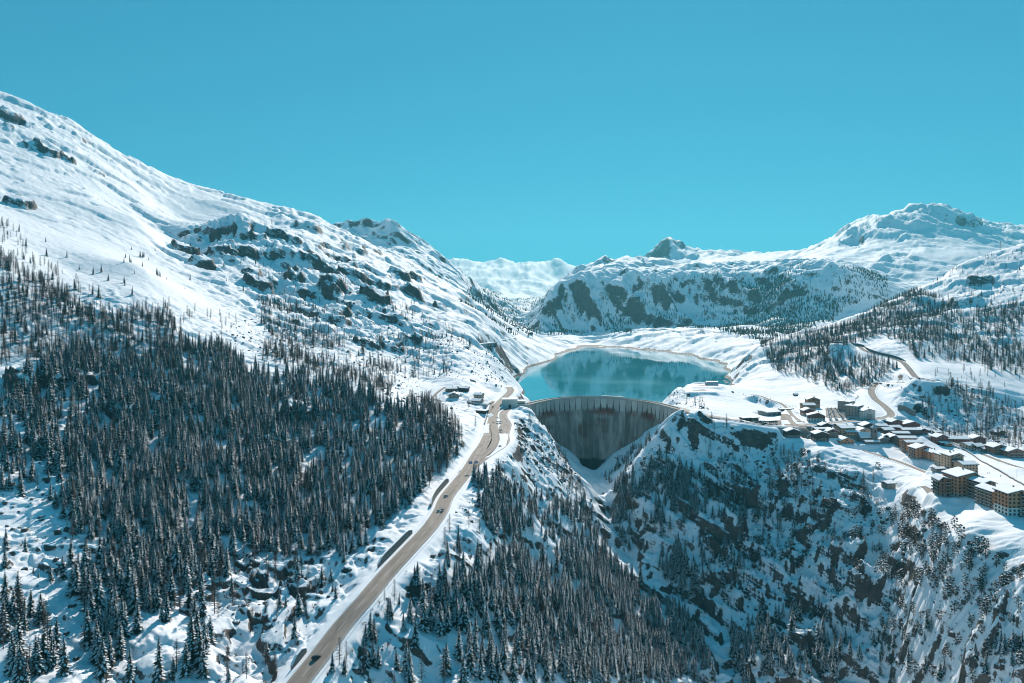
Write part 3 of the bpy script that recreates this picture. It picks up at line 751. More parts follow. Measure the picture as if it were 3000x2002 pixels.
house('dark gabled chalet with a white panel, above the church roof', 2549, 1264, 19, 15, 6.6, 0.40, 'y', -0.06, 'wood_dark', 'render_grey', 2.0, 2, balc=rows('front', -5, 5, 1, 1), **CG)
house('small snow-roofed chalet peeping out behind the church tower', 2583, 1262, 16, 11, 6.0, 0.34, 'x', -0.1, 'wood_brown', None, 2, 2, **CG)
house('brown chalet with stepped balconies just right of the church tower', 2606, 1276, 15, 13, 6.8, 0.36, 'x', 0.22, 'wood_brown', None, 2, 2, ('front', 'left'), balc=rows('left', -5, 5, 0, 1), **CG)
house('small snowy roof chalet in the middle of the village', 2625, 1265, 16, 10, 5.6, 0.34, 'x', 0.12, 'wood_red', None, 2, 2, **CG)
house('long barn-red lodge with a huge snow roof below the dark rock', 2628, 1252, 18, 16, 7.0, 0.34, 'y', 0.2, 'wood_red', 'render_grey', 2, 2, ('front', 'left'), **CG)
house('barn-red lodge annex with a wide low gable at the foot of the rock', 2672, 1256, 24, 16, 5.6, 0.30, 'y', 0.05, 'wood_red', 'render_grey', 2, 2, apex=3, **CG)
house('small red-gabled chalet at the upper end of the lane', 2706, 1274, 13, 10, 5.0, 0.42, 'y', 0.05, 'wood_red', 'render_grey', 2.6, 2, wn=2, **CG)
house('tan apartment house with stepped balconies on its left side', 2486, 1275, 20, 13, 8.6, 0.30, 'x', 0.15, 'wood_tan', 'render_grey', 2.2, 3, ('front', 'left'), 4, balc=rows('left', -5, 5, 0, 2), **AB)
house('snow-roofed tan house below the stepped balconies', 2500, 1281, 17, 10, 6.2, 0.32, 'x', 0.0, 'wood_tan', 'render_grey', 2.4, 2, ('front', 'left'), 4, **CG)
house('tan chalet with a broad gable and two balconies left of the church', 2533, 1280, 17, 15, 7.2, 0.40, 'y', 0.05, 'wood_tan', 'render_grey', 2.4, 2, balc=rows('front', -5, 4, 0, 1), **CG)
house('flat snow-roofed house at the back of the tan row', 2478, 1261, 22, 9, 6.2, 0.22, 'x', 0.05, 'wood_brown', None, 2, 2, ('front', 'left'), 4, **CG)
house('low chalet under a wide snow roof alone in front of the church', 2482, 1301, 18, 15, 3.8, 0.40, 'y', 0.05, 'wood_orange', 'render_grey', 1.0, 1, ('front', 'left'), 4, **CG)
house('black timber chalet with a tall glazed gable on a snow ledge', 2409, 1294, 17, 14, 8.6, 0.34, 'y', -0.03, 'wood_dark', 'render_grey', 3.0, 3, ('front', 'left'), 4, 1.5, 1.7, rows('front', -4, 4, 1, 1), **CG)
house('dark brown wing with balconies behind the black glazed chalet', 2440, 1283, 15, 13, 7.6, 0.40, 'y', 0.05, 'wood_red', None, 2, 3, balc=rows('front', -4, 5, 0, 2), **CG)
house('long low snow slab roof behind the black glazed chalet', 2416, 1271, 24, 9, 5.6, 0.22, 'x', 0.0, 'wood_brown', None, 2, 2, **CG)
house('small snow-capped chalet on the bend next to the crossroads', 2422, 1259, 15, 10, 5.0, 0.40, 'y', 0.1, 'wood_dark', None, 2, 1, **CG)
house('black barn-like house on a pale stone wall below the crossroads', 2325, 1283, 17, 12, 7.4, 0.36, 'y', -0.02, 'wood_dark', 'stone', 2.8, 2, (), 2, cat='house', name='house')

# --- by the car park
house('tall narrow chalet block, topmost beside the car park', 2384, 1196, 19, 15, 12.5, 0.40, 'y', -0.15, 'wood_brown', 'render_beige', 6, 4, ('front', 'right', 'left'), 3, balc=rows('front', 0, 7, 3, 3), **AB)
house('snow-roofed chalet block second from the top beside the car park', 2372, 1206, 18, 13, 9.0, 0.36, 'x', 0.0, 'wood_brown', 'render_beige', 4, 3, ('front', 'left'), 4, **AB)
house('red-gabled chalet block third from the top beside the car park', 2372, 1219, 17, 13, 7.0, 0.40, 'y', 0.0, 'wood_red', 'render_beige', 3.2, 3, ('front', 'left'), 4, balc=rows('front', -5, 5, 1, 1), **AB)
house('white and red chalet block lowest beside the car park', 2392, 1238, 22, 14, 8.4, 0.36, 'y', -0.30, 'wood_red', 'render_white', 5.2, 3, ('front', 'left', 'right'), 6, apex=2, **AB)
house('long stepped white apartment block with rows of brown balconies, upper half', 2496, 1206, 22, 17, 14.5, 0.12, 'x', 0.75, 'render_white', None, 3, 5, ('front', 'left'), 5, balc=rows('left', -8, 8, 0, 4) + rows('front', -9, 9, 1, 4), flat=True, chim=2, **AB)
house('long stepped white apartment block with rows of brown balconies, lower half', 2520, 1219, 22, 17, 13.5, 0.12, 'x', 0.75, 'render_white', None, 3, 5, ('front', 'left'), 5, balc=rows('left', -8, 8, 0, 4) + rows('front', -9, 9, 1, 4), flat=True, chim=2, **AB)
house('white end block with a timber gable bay facing the road', 2547, 1230, 17, 14, 11.5, 0.34, 'y', 0.0, 'render_white', None, 3, 4, ('front', 'left'), 4, 0.9, 1.0, rows('front', -3, 4, 1, 2), **AB)
house('flat grey kiosk building beside the small parked row', 2192, 1233, 15, 9, 3.2, 0.05, 'x', 0.25, 'wood_dark', None, 2, 1, ('front',), 4, 1.4, 1.2, flat=True, chim=0, cat='shop', name='shop')
house('taller grey box building next to the flat kiosk', 2213, 1236, 10, 9, 4.6, 0.08, 'x', 0.25, 'wood_brown', None, 2, 1, ('front',), 3, 1.4, 1.2, flat=True, chim=0, cat='shop', name='shop')
house('long depot half buried under a smooth snow roof', 2268, 1219, 25, 20, 4.6, 0.10, 'x', 0.35, 'render_grey', None, 2, 1, ('front',), 3, 2.4, 2.2, chim=0, snow=1.0, cat='depot', name='depot')
house('grey garage with big doors under a flat snow roof behind the depot', 2302, 1209, 15, 9, 4.4, 0.06, 'x', -0.05, 'render_grey', None, 2, 1, ('front',), 4, 2.4, 2.6, flat=True, chim=0, cat='garage', name='garage')
house('tiny hut on the white slope above the chalets by the car park', 2333, 1160, 6, 5, 2.2, 0.5, 'x', 0.1, 'wood_dark', None, 1, 1, ('front',), 1, 0.8, 0.8, chim=0, cat='hut', name='hut')

# --- right-hand chalets by the ski run
house('red-brown chalet with a pointed gable at the left of the long row', 2762, 1297, 16, 12, 6.4, 0.42, 'y', 0.1, 'wood_red', None, 2, 2, **CG)
house('long red-brown chalet row under one broad snow roof', 2806, 1302, 30, 14, 6.4, 0.32, 'x', -0.05, 'wood_red', 'render_grey', 2, 2, ('front', 'left'), 8, **CG)
house('red-brown gabled chalet at the right end of the long row', 2870, 1300, 17, 13, 6.0, 0.38, 'y', -0.1, 'wood_red', None, 2, 2, **CG)
house('little snow-capped hut before the long red-brown row', 2767, 1304, 9, 6, 2.4, 0.35, 'x', 0.0, 'wood_dark', None, 1, 1, (), 1, chim=0, cat='hut', name='hut')
house('white-walled chalet with a split snow roof, left of two', 2848, 1319, 13, 12, 5.6, 0.40, 'x', 0.30, 'render_beige', 'render_white', 2.4, 2, **CG)
house('white-walled chalet with a split snow roof, right of two', 2874, 1322, 13, 12, 5.6, 0.40, 'x', 0.30, 'wood_brown', 'render_white', 2.8, 2, **CG)
house('low stone house with a snow roof at the end of the white chalets', 2894, 1325, 12, 9, 3.6, 0.36, 'x', 0.2, 'render_grey', None, 2, 1, **CG)
house('tall wooden chalet with three snowy balconies facing the ski run', 2932, 1333, 18, 15, 8.6, 0.36, 'y', 0.0, 'wood_brown', 'render_grey', 2.2, 3, balc=rows('front', -7, 7, 0, 2), **CG)
house('wooden chalet with a tall stone chimney at the right edge', 2978, 1341, 19, 15, 6.8, 0.36, 'y', -0.05, 'wood_brown', 'render_grey', 2.2, 2, balc=rows('front', -8, 8, 0, 1), **CG)
house('dark log cabin among the larches above the chalets', 2934, 1276, 13, 11, 4.2, 0.40, 'y', 0.3, 'wood_dark', None, 1, 1, **CG)
house('black shed beside the upper lane', 2747, 1273, 8, 6, 2.8, 0.3, 'x', 0.0, 'wood_dark', None, 1, 1, (), 1, chim=0, cat='shed', name='shed')
house('small dark shed left of the black shed on the upper lane', 2722, 1267, 6, 5, 2.6, 0.3, 'x', 0.0, 'wood_dark', None, 1, 1, (), 1, chim=0, cat='shed', name='shed')
house('square stone barn with a snow cap on the slope below the village', 2612, 1433, 10, 9, 5.4, 0.2, 'x', 0.2, 'stone', None, 1, 1, (), 2, chim=0, cat='barn', name='barn')
house('little wooden hut at the top of the ski run', 2780, 1309, 7, 5, 2.6, 0.35, 'y', 0.0, 'wood_orange', None, 1, 1, (), 1, chim=0, cat='hut', name='hut')

# --- hamlet left of the dam
house('grey chalet with a double snow roof in the middle of the hamlet', 2000 - 671, 1167, 15, 13, 4.4, 0.40, 'y', 0.0, 'render_grey', None, 2, 1, ('front', 'right'), 3, **CG)
house('stone house with an uneven snow roof at the top of the hamlet', 1323, 1149, 16, 12, 4.6, 0.34, 'x', 0.2, 'wood_brown', 'stone', 2, 1, ('front', 'right'), 3, **CG)
house('dark wooden barn at the right of the hamlet', 1358, 1148, 13, 10, 5.0, 0.36, 'x', -0.2, 'wood_dark', None, 2, 1, ('front',), 2, **CG)
house('small snowed-up shed behind the hamlet houses', 1339, 1142, 9, 8, 3.0, 0.4, 'y', 0.1, 'wood_dark', None, 1, 1, (), 1, chim=0, cat='shed', name='shed')
house('pink-walled house upper of the pair near the road', 1399, 1169, 12, 10, 5.6, 0.40, 'x', -0.35, 'render_beige', None, 1, 2, ('front', 'right'), 3, **CG)
house('cream-walled house with snow roof lower of the pair near the road', 1393, 1188, 14, 11, 6.0, 0.42, 'x', -0.45, 'render_beige', None, 1, 2, ('front', 'left'), 3, **CG)
house('flat snow-topped shed below the cream house', 1408, 1212, 15, 9, 3.4, 0.05, 'x', -0.45, 'wood_dark', None, 1, 1, ('front',), 3, flat=True, chim=0, cat='shed', name='shed')
for k, (px, py, lab) in enumerate([(1500, 958, 'topmost roof of the far hamlet over the lake'), (1512, 966, 'snowy house in the middle of the far hamlet'), (1492, 968, 'left house of the far hamlet over the lake'), (1526, 972, 'right house of the far hamlet over the lake'), (1555, 981, 'dark barn on the brow above the lake')]):
    house(lab, px, py, 20, 14, 5.5, 0.42, 'x' if k % 2 else 'y', 0.2 * k - 0.3, 'wood_dark', None, 1, 1, ('front',), 3, **CG)

# --- church: nave, tower with belfry and spire, apse, annex
b0 = locate(2565.6, 1299)
ch = empty('church', (b0[0], b0[1] + 4, b0[2]))
flatten(b0[0] - 2, b0[1] + 4, 18, 11, b0[2] - 0.1)
SITES.append((b0[0], b0[1] + 4, 20))
tag(ch, 'stone village church with a slim tin spire and snowy nave roof', 'church')
def gable_part(name, x0, x1, y0, y1, h, rise, ridge, mat, roofmat='snow'):
    m = MB()
    if ridge == 'x':
        P = [(y0, -4), (y1, -4), (y1, h), ((y0 + y1) / 2, h + rise), (y0, h)]
        a = [(x1, p, q) for p, q in P]; c_ = [(x0, p, q) for p, q in P]
    else:
        P = [(x0, -4), (x1, -4), (x1, h), ((x0 + x1) / 2, h + rise), (x0, h)]
        a = [(p, y0, q) for p, q in P]; c_ = [(p, y1, q) for p, q in P]
    m.poly(a); m.poly(c_[::-1])
    for i in range(5):
        j = (i + 1) % 5
        m.poly([a[j], a[i], c_[i], c_[j]])
    m.build(name, M[mat], ch)
    r = MB(); ov = 0.6
    for t0, t1, mt in ((0.0, 0.2, 'roofdark'), (0.21, 0.7, roofmat)):
        r = MB()
        if ridge == 'x':
            sl_ = rise / ((y1 - y0) / 2); mid_ = (y0 + y1) / 2
            P = [(y0 - ov, h - ov * sl_ + t0), (mid_, h + rise + t0), (y1 + ov, h - ov * sl_ + t0), (y1 + ov, h - ov * sl_ + t1), (mid_, h + rise + t1), (y0 - ov, h - ov * sl_ + t1)]
            a = [(x1 + ov, p, q) for p, q in P]; c_ = [(x0 - ov, p, q) for p, q in P]
        else:
            sl_ = rise / ((x1 - x0) / 2); mid_ = (x0 + x1) / 2
            P = [(x0 - ov, h - ov * sl_ + t0), (mid_, h + rise + t0), (x1 + ov, h - ov * sl_ + t0), (x1 + ov, h - ov * sl_ + t1), (mid_, h + rise + t1), (x0 - ov, h - ov * sl_ + t1)]
            a = [(p, y0 - ov, q) for p, q in P]; c_ = [(p, y1 + ov, q) for p, q in P]
        r.poly([a[0], a[1], a[4], a[5]]); r.poly([a[1], a[2], a[3], a[4]]); r.poly([c_[5], c_[4], c_[1], c_[0]]); r.poly([c_[4], c_[3], c_[2], c_[1]])
        for i in range(6):
            j = (i + 1) % 6
            r.poly([a[j], a[i], c_[i], c_[j]])
        r.build('roof' if t0 == 0 else 'roof_snow', M[mt], ch)
gable_part('nave', -15, 10.5, 1.0, 13.5, 5.6, 5.2, 'x', 'stone')
gable_part('chapel', 3.6, 14.6, -5.6, 0.9, 4.6, 2.6, 'y', 'stone')
gable_part('annex', -14.5, 1.8, -9.5, -3.2, 2.6, 1.2, 'x', 'stone')
t = MB(); t.box(-2.7, 2.7, -2.9, 2.5, -4, 17.5, 0); tw_ = t.build('tower', M['stone'], ch)
t = MB()
for (x0, x1, y0, y1) in ((-1.0, 1.0, -2.97, -2.905), (-2.77, -2.705, -1.2, 0.8)):
    t.box(x0, x1, y0, y1, 12.2, 15.6, 0)
t.build('belfry_opening', M['glass'], tw_)
t = MB(); t.box(-3.1, 3.1, -3.3, 2.9, 17.504, 17.9, 0); t.build('cornice', M['concrete'], tw_)
t = MB()
lo4 = [(-3.1, -3.3, 17.904), (3.1, -3.3, 17.904), (3.1, 2.9, 17.904), (-3.1, 2.9, 17.904)]
md4 = [(-1.0, -1.2, 20.6), (1.0, -1.2, 20.6), (1.0, 0.8, 20.6), (-1.0, 0.8, 20.6)]
t.hexa(lo4, md4)
t.hexa([(a, b_, 20.61) for a, b_, _ in md4], [(-0.12, -0.32, 27.5), (0.12, -0.32, 27.5), (0.12, -0.08, 27.5), (-0.12, -0.08, 27.5)])
sp = t.build('spire', M['tin'], tw_)
t = MB(); t.box(-0.06, 0.06, -0.26, -0.14, 27.5, 29.4); t.box(-0.5, 0.5, -0.25, -0.15, 28.6, 28.75); t.build('cross', M['metal'], ch)

# --- control building at the left end of the dam: a tall white block with a lower glazed wing and terrace
b0 = locate(1492, 1189.5)
cb_ = empty('control_building', (b0[0], b0[1] + 8, CREST_Z - 0.2), 0.08)
flatten(b0[0] + 4, b0[1] + 9, 17, 9, CREST_Z - 0.3, 0.08, 6)
SITES.append((b0[0] + 4, b0[1] + 8, 18))
tag(cb_, 'flat-roofed white control building at the left end of the dam', 'control building')
def cbox(name, mat, *a, parent=None):
    q = MB(); q.box(*a); return q.build(name, M[mat], parent or cb_)
cbox('wall', 'render_white', -9.5, 10.5, -7.5, 8, -4, 11.0)
cbox('roof_snow', 'snow', -10.0, 11.0, -8.0, 8.5, 11.004, 11.7)
cbox('door', 'wood_dark', -1.6, 1.8, -7.56, -7.505, 0, 4.4)
cbox('wing', 'render_white', 10.6, 21, -4, 8, -4, 8.2)
cbox('wing_roof', 'snow', 10.6, 21.5, -4.5, 8.5, 8.204, 8.8)
for k in range(4):
    o = link('window', window_mesh(1.7, 1.4, 'wood_dark'), cb_); o.location = (12.2 + 2.4 * k, -4.01, 5.0)
cbox('terrace', 'concrete', 10.6, 24, -8, -4.1, -4, 3.6)
cbox('railing', 'render_white', 10.6, 24, -8.15, -8.01, 3.7, 4.8)
cbox('poster', 'red', 11.4, 12.6, -4.06, -4.004, 1.2, 4.0)

# --- helicopter hangar with a barrel roof, and the cleared landing pads
b0 = locate(2088, 1131)
hg = empty('hangar', (b0[0], b0[1] + 6, b0[2]), 0.03)
flatten(b0[0] - 5, b0[1] + 6, 18, 10, b0[2] - 0.1)
SITES.append((b0[0], b0[1] + 6, 14))
tag(hg, 'silver barrel-roofed hangar on the white plateau above the lake', 'hangar')
m = MB(); m.box(-9, 9, -6, 6, -2, 3.2); m.build('wall', M['tin'], hg)
m = MB(); N = 12
A = [(6.2 * -math.cos(math.pi * i / N), 3.25 + 3.6 * math.sin(math.pi * i / N)) for i in range(N + 1)]
for i in range(N):
    m.poly([(-9.3, A[i][0], A[i][1]), (9.3, A[i][0], A[i][1]), (9.3, A[i + 1][0], A[i + 1][1]), (-9.3, A[i + 1][0], A[i + 1][1])][::-1])
m.poly([(-9.3, a, q) for a, q in A][::1]); m.poly([(9.3, a, q) for a, q in A][::-1])
m.build('roof', M['tin'], hg)
m = MB(); m.box(-9.06, -9.004, -4, 4, 0, 3.0); m.build('door', M['render_grey'], hg)
def pad(label, quad, mat='asphalt_dark', kind_name='landing_pad'):
    P = [locate(a, b_) for a, b_ in quad]
    z = max(ground(p[0], p[1]) for p in P) + 0.25
    m = MB(); m.poly([(p[0], p[1], z) for p in P][::-1]); 
    m.poly([(p[0], p[1], z - 0.9) for p in P])
    for i in range(4):
        j = (i + 1) % 4
        m.poly([(P[i][0], P[i][1], z - 0.9), (P[i][0], P[i][1], z), (P[j][0], P[j][1], z), (P[j][0], P[j][1], z - 0.9)])
    return tag(m.build(kind_name, M[mat]), label, None, None, 'structure')
for lab, quad in (('cleared grey landing pad on the white plateau', [(2028, 1140.5), (2062, 1140.5), (2071, 1147), (2034, 1147)]), ('cleared strip before the hangar', [(2042, 1128.2), (2070, 1128.2), (2074, 1132.2), (2052, 1131.2)])):
    c4 = np.mean([locate(a, b_) for a, b_ in quad], axis=0)
    flatten(c4[0], c4[1], 18, 16, c4[2], 0, 10)
    PADS_ = globals().setdefault('PADS', []); PADS_.append((lab, quad))
# the big car park: one levelled pad
CPQ = [(2418, 1197), (2470, 1196), (2520, 1235.5), (2422, 1237)]
CPC = [locate(a, b_) for a, b_ in CPQ]
CPZ = float(np.mean([p[2] for p in CPC]))
flatten(*np.mean(CPC, axis=0)[:2], 22, 34, CPZ, -0.35, 8)
# ------------------------------------------------------------------ terrain mesh (after all pads are levelled)
def terrain_meshes():
    # slope over two scales
    gyx = np.gradient(ZZ, axis=1) / np.gradient(XX, axis=1)
    dzr = np.gradient(ZZ, axis=0) / np.gradient(YY, axis=0)
    # dz/dy at constant x: subtract the drift of x along a line of sight
    sx = gyx
    sy = dzr - sx * (np.gradient(XX, axis=0) / np.gradient(YY, axis=0))
    slope = np.sqrt(sx ** 2 + sy ** 2)
    strat = fbm(wx * 0.5 + wy * 0.3, wy - 0.5 * wx, 26, 5, 121, 0.6)
    big = fbm(XX, YY, 160, 4, 131)
    bigf = fbm(XX, YY, 900, 5, 141, 0.6)
    strf = fbm(wxf * 0.5, wyf * 1.3 - 0.4 * wxf, 130, 5, 151, 0.6)
    def blur(F, n):
        for ax in (0, 1):
            P = np.pad(F, [(n + 1, n) if k == ax else (0, 0) for k in (0, 1)], mode='edge').cumsum(ax)
            F = (np.take(P, range(2 * n + 1, P.shape[ax]), ax) - np.take(P, range(0, P.shape[ax] - 2 * n - 1), ax)) / (2 * n + 1)
        return F
    mean = blur(slope, 16)
    thr = np.maximum(1.02 - 0.1 * RG, mean * 1.16 + 0.12)
    a = slope - thr + 0.30 * strat * (1 - far) + 0.22 * big * (1 - far) + 0.12 * bed * (1 - far) - 0.06 * (1 - far) + far * (0.45 * strf + 0.35 * bigf - 0.16)
    rock = smooth(-0.18, 0.42, a + 0.18 * SUMMIT + 0.22 * CRAG * smooth(0.45, 0.9, slope)) * (0.25 + 0.75 * smooth(0.02, 0.3, RG))
    rock = blur(rock, 1) * smooth(2.0, 13.0, near_road)
    # wet rim of the drawn-down lake
    rim = (1 - smooth(2.0, 4.6, ZZ + 1.6 * strat)) * smooth(-4, -1, ZZ) * ((DD > 1045) & (DD < 2950))
    idx = np.arange(NR * NC).reshape(NR, NC)
    def part(name, label, sel_rows, sel_cols, mat):
        r0, r1 = sel_rows; c0, c1 = sel_cols
        sub = idx[r0:r1 + 1, c0:c1 + 1]
        nr, nc = sub.shape
        co = np.stack([XX, YY, ZZ], -1).reshape(-1, 3)[sub.ravel()]
        k = np.arange(nr * nc).reshape(nr, nc)
        q = np.stack([k[:-1, :-1], k[:-1, 1:], k[1:, 1:], k[1:, :-1]], -1).reshape(-1, 4)
        me = bpy.data.meshes.new(name)
        me.vertices.add(len(co)); me.vertices.foreach_set('co', co.astype(np.float32).ravel())
        me.loops.add(q.size); me.loops.foreach_set('vertex_index', q.astype(np.int32).ravel())
        me.polygons.add(len(q)); me.polygons.foreach_set('loop_start', np.arange(0, q.size, 4, dtype=np.int32))
        me.polygons.foreach_set('use_smooth', np.ones(len(q), dtype=bool))
        me.update(calc_edges=True)
        for an, arr in (('rock', rock), ('rim', rim)):
            at = me.attributes.new(an, 'FLOAT', 'POINT')
            at.data.foreach_set('value', arr.reshape(-1)[sub.ravel()].astype(np.float32))
        me.materials.append(mat)
        o = link(name, me)
        return tag(o, label, None, None, 'structure')
    rows = lambda d: int(np.searchsorted(LV, math.log(d)))
    cols = lambda p: int(np.searchsorted(LU, p))
    m = ground_mat()
    e = NR - 1; f = NC - 1
    part('ground', 'snowy valley floor, forested spurs and gorge walls in front of the dam', (0, rows(1150)), (0, f), m)
    part('mountain', 'long white snow slope rising to the left skyline', (rows(1150), rows(4000)), (0, cols(1560)), m)
    part('lake_shore', 'snowy banks and bed round the turquoise lake', (rows(1150), rows(3000)), (cols(1560), cols(2190)), m)
    part('hill', 'wooded snowy hillside rising to the right edge', (rows(1150), rows(2300)), (cols(2190), f), m)
    part('snowy_mountain', 'big shaded massif with a white peak across the lake', (rows(2300), rows(8000)), (cols(2190), f), m)
    part('rocky_mountain', 'blue shaded massif with a pointed rock summit beyond the lake', (rows(3000), rows(8000)), (cols(1560), cols(2190)), m)
    part('valley', 'snowy side valley behind the left slope', (rows(4000), rows(8000)), (0, cols(1560)), m)
    part('far_mountains', 'low row of distant white peaks at the head of the valley', (rows(8000), e), (0, f), m)

def ground_mat():
    m, n, b = new_mat('snow_and_rock')
    L = n.links.new
    geo = n.nodes.new('ShaderNodeNewGeometry')
    ar = n.nodes.new('ShaderNodeAttribute'); ar.attribute_name = 'rock'
    am = n.nodes.new('ShaderNodeAttribute'); am.attribute_name = 'rim'
    pos = geo.outputs['Position']
    def math_(op, a, c=None, d=None):
        x = n.nodes.new('ShaderNodeMath'); x.operation = op
        for i, q in enumerate((a, c, d)):
            if q is None: continue
            if isinstance(q, (int, float)): x.inputs[i].default_value = q
            else: L(q, x.inputs[i])
        return x.outputs[0]
    t1 = noise_node(n, 0.55, 5, 0.7, pos)
    t2 = noise_node(n, 0.09, 5, 0.65, pos)
    t3 = noise_node(n, 0.012, 5, 0.6, pos)
    s = math_('ADD', ar.outputs['Fac'], math_('MULTIPLY_ADD', t1.outputs['Fac'], 0.9, -0.45))
    s = math_('ADD', s, math_('MULTIPLY_ADD', t2.outputs['Fac'], 0.6, -0.30))
    t3b = noise_node(n, 0.022, 8, 0.68, pos)
    s = math_('ADD', s, math_('MULTIPLY_ADD', t3b.outputs['Fac'], 1.3, -0.65))
    # joints of the tilted beds
    sx_ = n.nodes.new('ShaderNodeSeparateXYZ'); L(pos, sx_.inputs[0])
    q_ = math_('ADD', sx_.outputs['Z'], math_('MULTIPLY_ADD', sx_.outputs['X'], 0.55, math_('MULTIPLY', sx_.outputs['Y'], 0.15)))
    cq = n.nodes.new('ShaderNodeCombineXYZ')
    L(math_('MULTIPLY', q_, 0.30), cq.inputs[0]); L(math_('MULTIPLY', sx_.outputs['Y'], 0.04), cq.inputs[1]); L(math_('MULTIPLY', sx_.outputs['X'], 0.04), cq.inputs[2])
    tb = noise_node(n, 1.0, 4, 0.6, cq.outputs[0])
    s = math_('ADD', s, math_('MULTIPLY_ADD', tb.outputs['Fac'], 0.9, -0.45))
    mask = n.nodes.new('ShaderNodeMapRange'); mask.interpolation_type = 'SMOOTHSTEP'
    L(s, mask.inputs['Value'])
    mask.inputs['From Min'].default_value = 0.40
    mask.inputs['From Max'].default_value = 0.58
    mix = n.nodes.new('ShaderNodeMath'); mix.operation = 'MAXIMUM'
    L(mask.outputs[0], mix.inputs[0])
    rimm = n.nodes.new('ShaderNodeMapRange')
    L(math_('ADD', am.outputs['Fac'], math_('MULTIPLY_ADD', t2.outputs['Fac'], 0.5, -0.25)), rimm.inputs['Value'])
    rimm.inputs['From Min'].default_value = 0.4; rimm.inputs['From Max'].default_value = 0.5
    L(rimm.outputs[0], mix.inputs[1])
    rc = ramp_node(n, t2.outputs['Fac'], [(0.25, (0.040, 0.037, 0.036)), (0.5, (0.085, 0.074, 0.066)), (0.72, (0.165, 0.140, 0.120))])
    sn = ramp_node(n, t3.outputs['Fac'], [(0.3, (0.83, 0.86, 0.89)), (0.7, (0.88, 0.90, 0.92))])
    cm = n.nodes.new('ShaderNodeMix'); cm.data_type = 'RGBA'
    L(mix.outputs[0], cm.inputs['Factor']); L(sn.outputs[0], cm.inputs['A']); L(rc.outputs[0], cm.inputs['B'])
    L(cm.outputs['Result'], b.inputs['Base Color'])
    b.inputs['Roughness'].default_value = 0.75
    b.inputs['Specular IOR Level'].default_value = 0.25
    # relief: drifts on the snow, joints in the rock
    t4 = noise_node(n, 0.14, 7, 0.65, pos)
    bp = n.nodes.new('ShaderNodeBump')
    bp.inputs['Strength'].default_value = 0.25
    bp.inputs['Distance'].default_value = 1.6
    h = math_('ADD', t4.outputs['Fac'], math_('MULTIPLY', math_('ADD', t1.outputs['Fac'], tb.outputs['Fac']), math_('MULTIPLY', mix.outputs[0], 1.6)))
    L(h, bp.inputs['Height'])
    L(bp.outputs[0], b.inputs['Normal'])
    return m
terrain_meshes()
# ------------------------------------------------------------------ the dam
CREST_PIX = [(1508,1194.5),(1516,1193),(1540,1187.5),(1563,1181.5),(1587,1176),(1611,1171.3),(1640,1167.5),(1672,1165),(1706,1163.6),(1741,1163.8),(1775,1165.2),(1809,1167.6),(1843,1170.6),(1877,1174.5),(1903,1178.6),(1928,1183.8),(1953,1190),(1979,1197),(2000,1203),(2020,1208.5),(2042,1214),(2064,1218.7),(2090,1223),(2116,1227)]
CREST = catmull(np.array([at_height(a, b, CREST_Z) for a, b in CREST_PIX]), 1.2)
seg = np.hypot(*np.diff(CREST[:, :2], axis=0).T)
CS = np.concatenate([[0], np.cumsum(seg)])
def crest_at(s):
    x = np.interp(s, CS, CREST[:, 0]); y = np.interp(s, CS, CREST[:, 1])
    e = 2.0
    tx = np.interp(min(s + e, CS[-1]), CS, CREST[:, 0]) - np.interp(max(s - e, 0), CS, CREST[:, 0])
    ty = np.interp(min(s + e, CS[-1]), CS, CREST[:, 1]) - np.interp(max(s - e, 0), CS, CREST[:, 1])
    l = math.hypot(tx, ty)
    return np.array((x, y)), np.array((ty / l, -tx / l))          # point and unit normal towards the valley

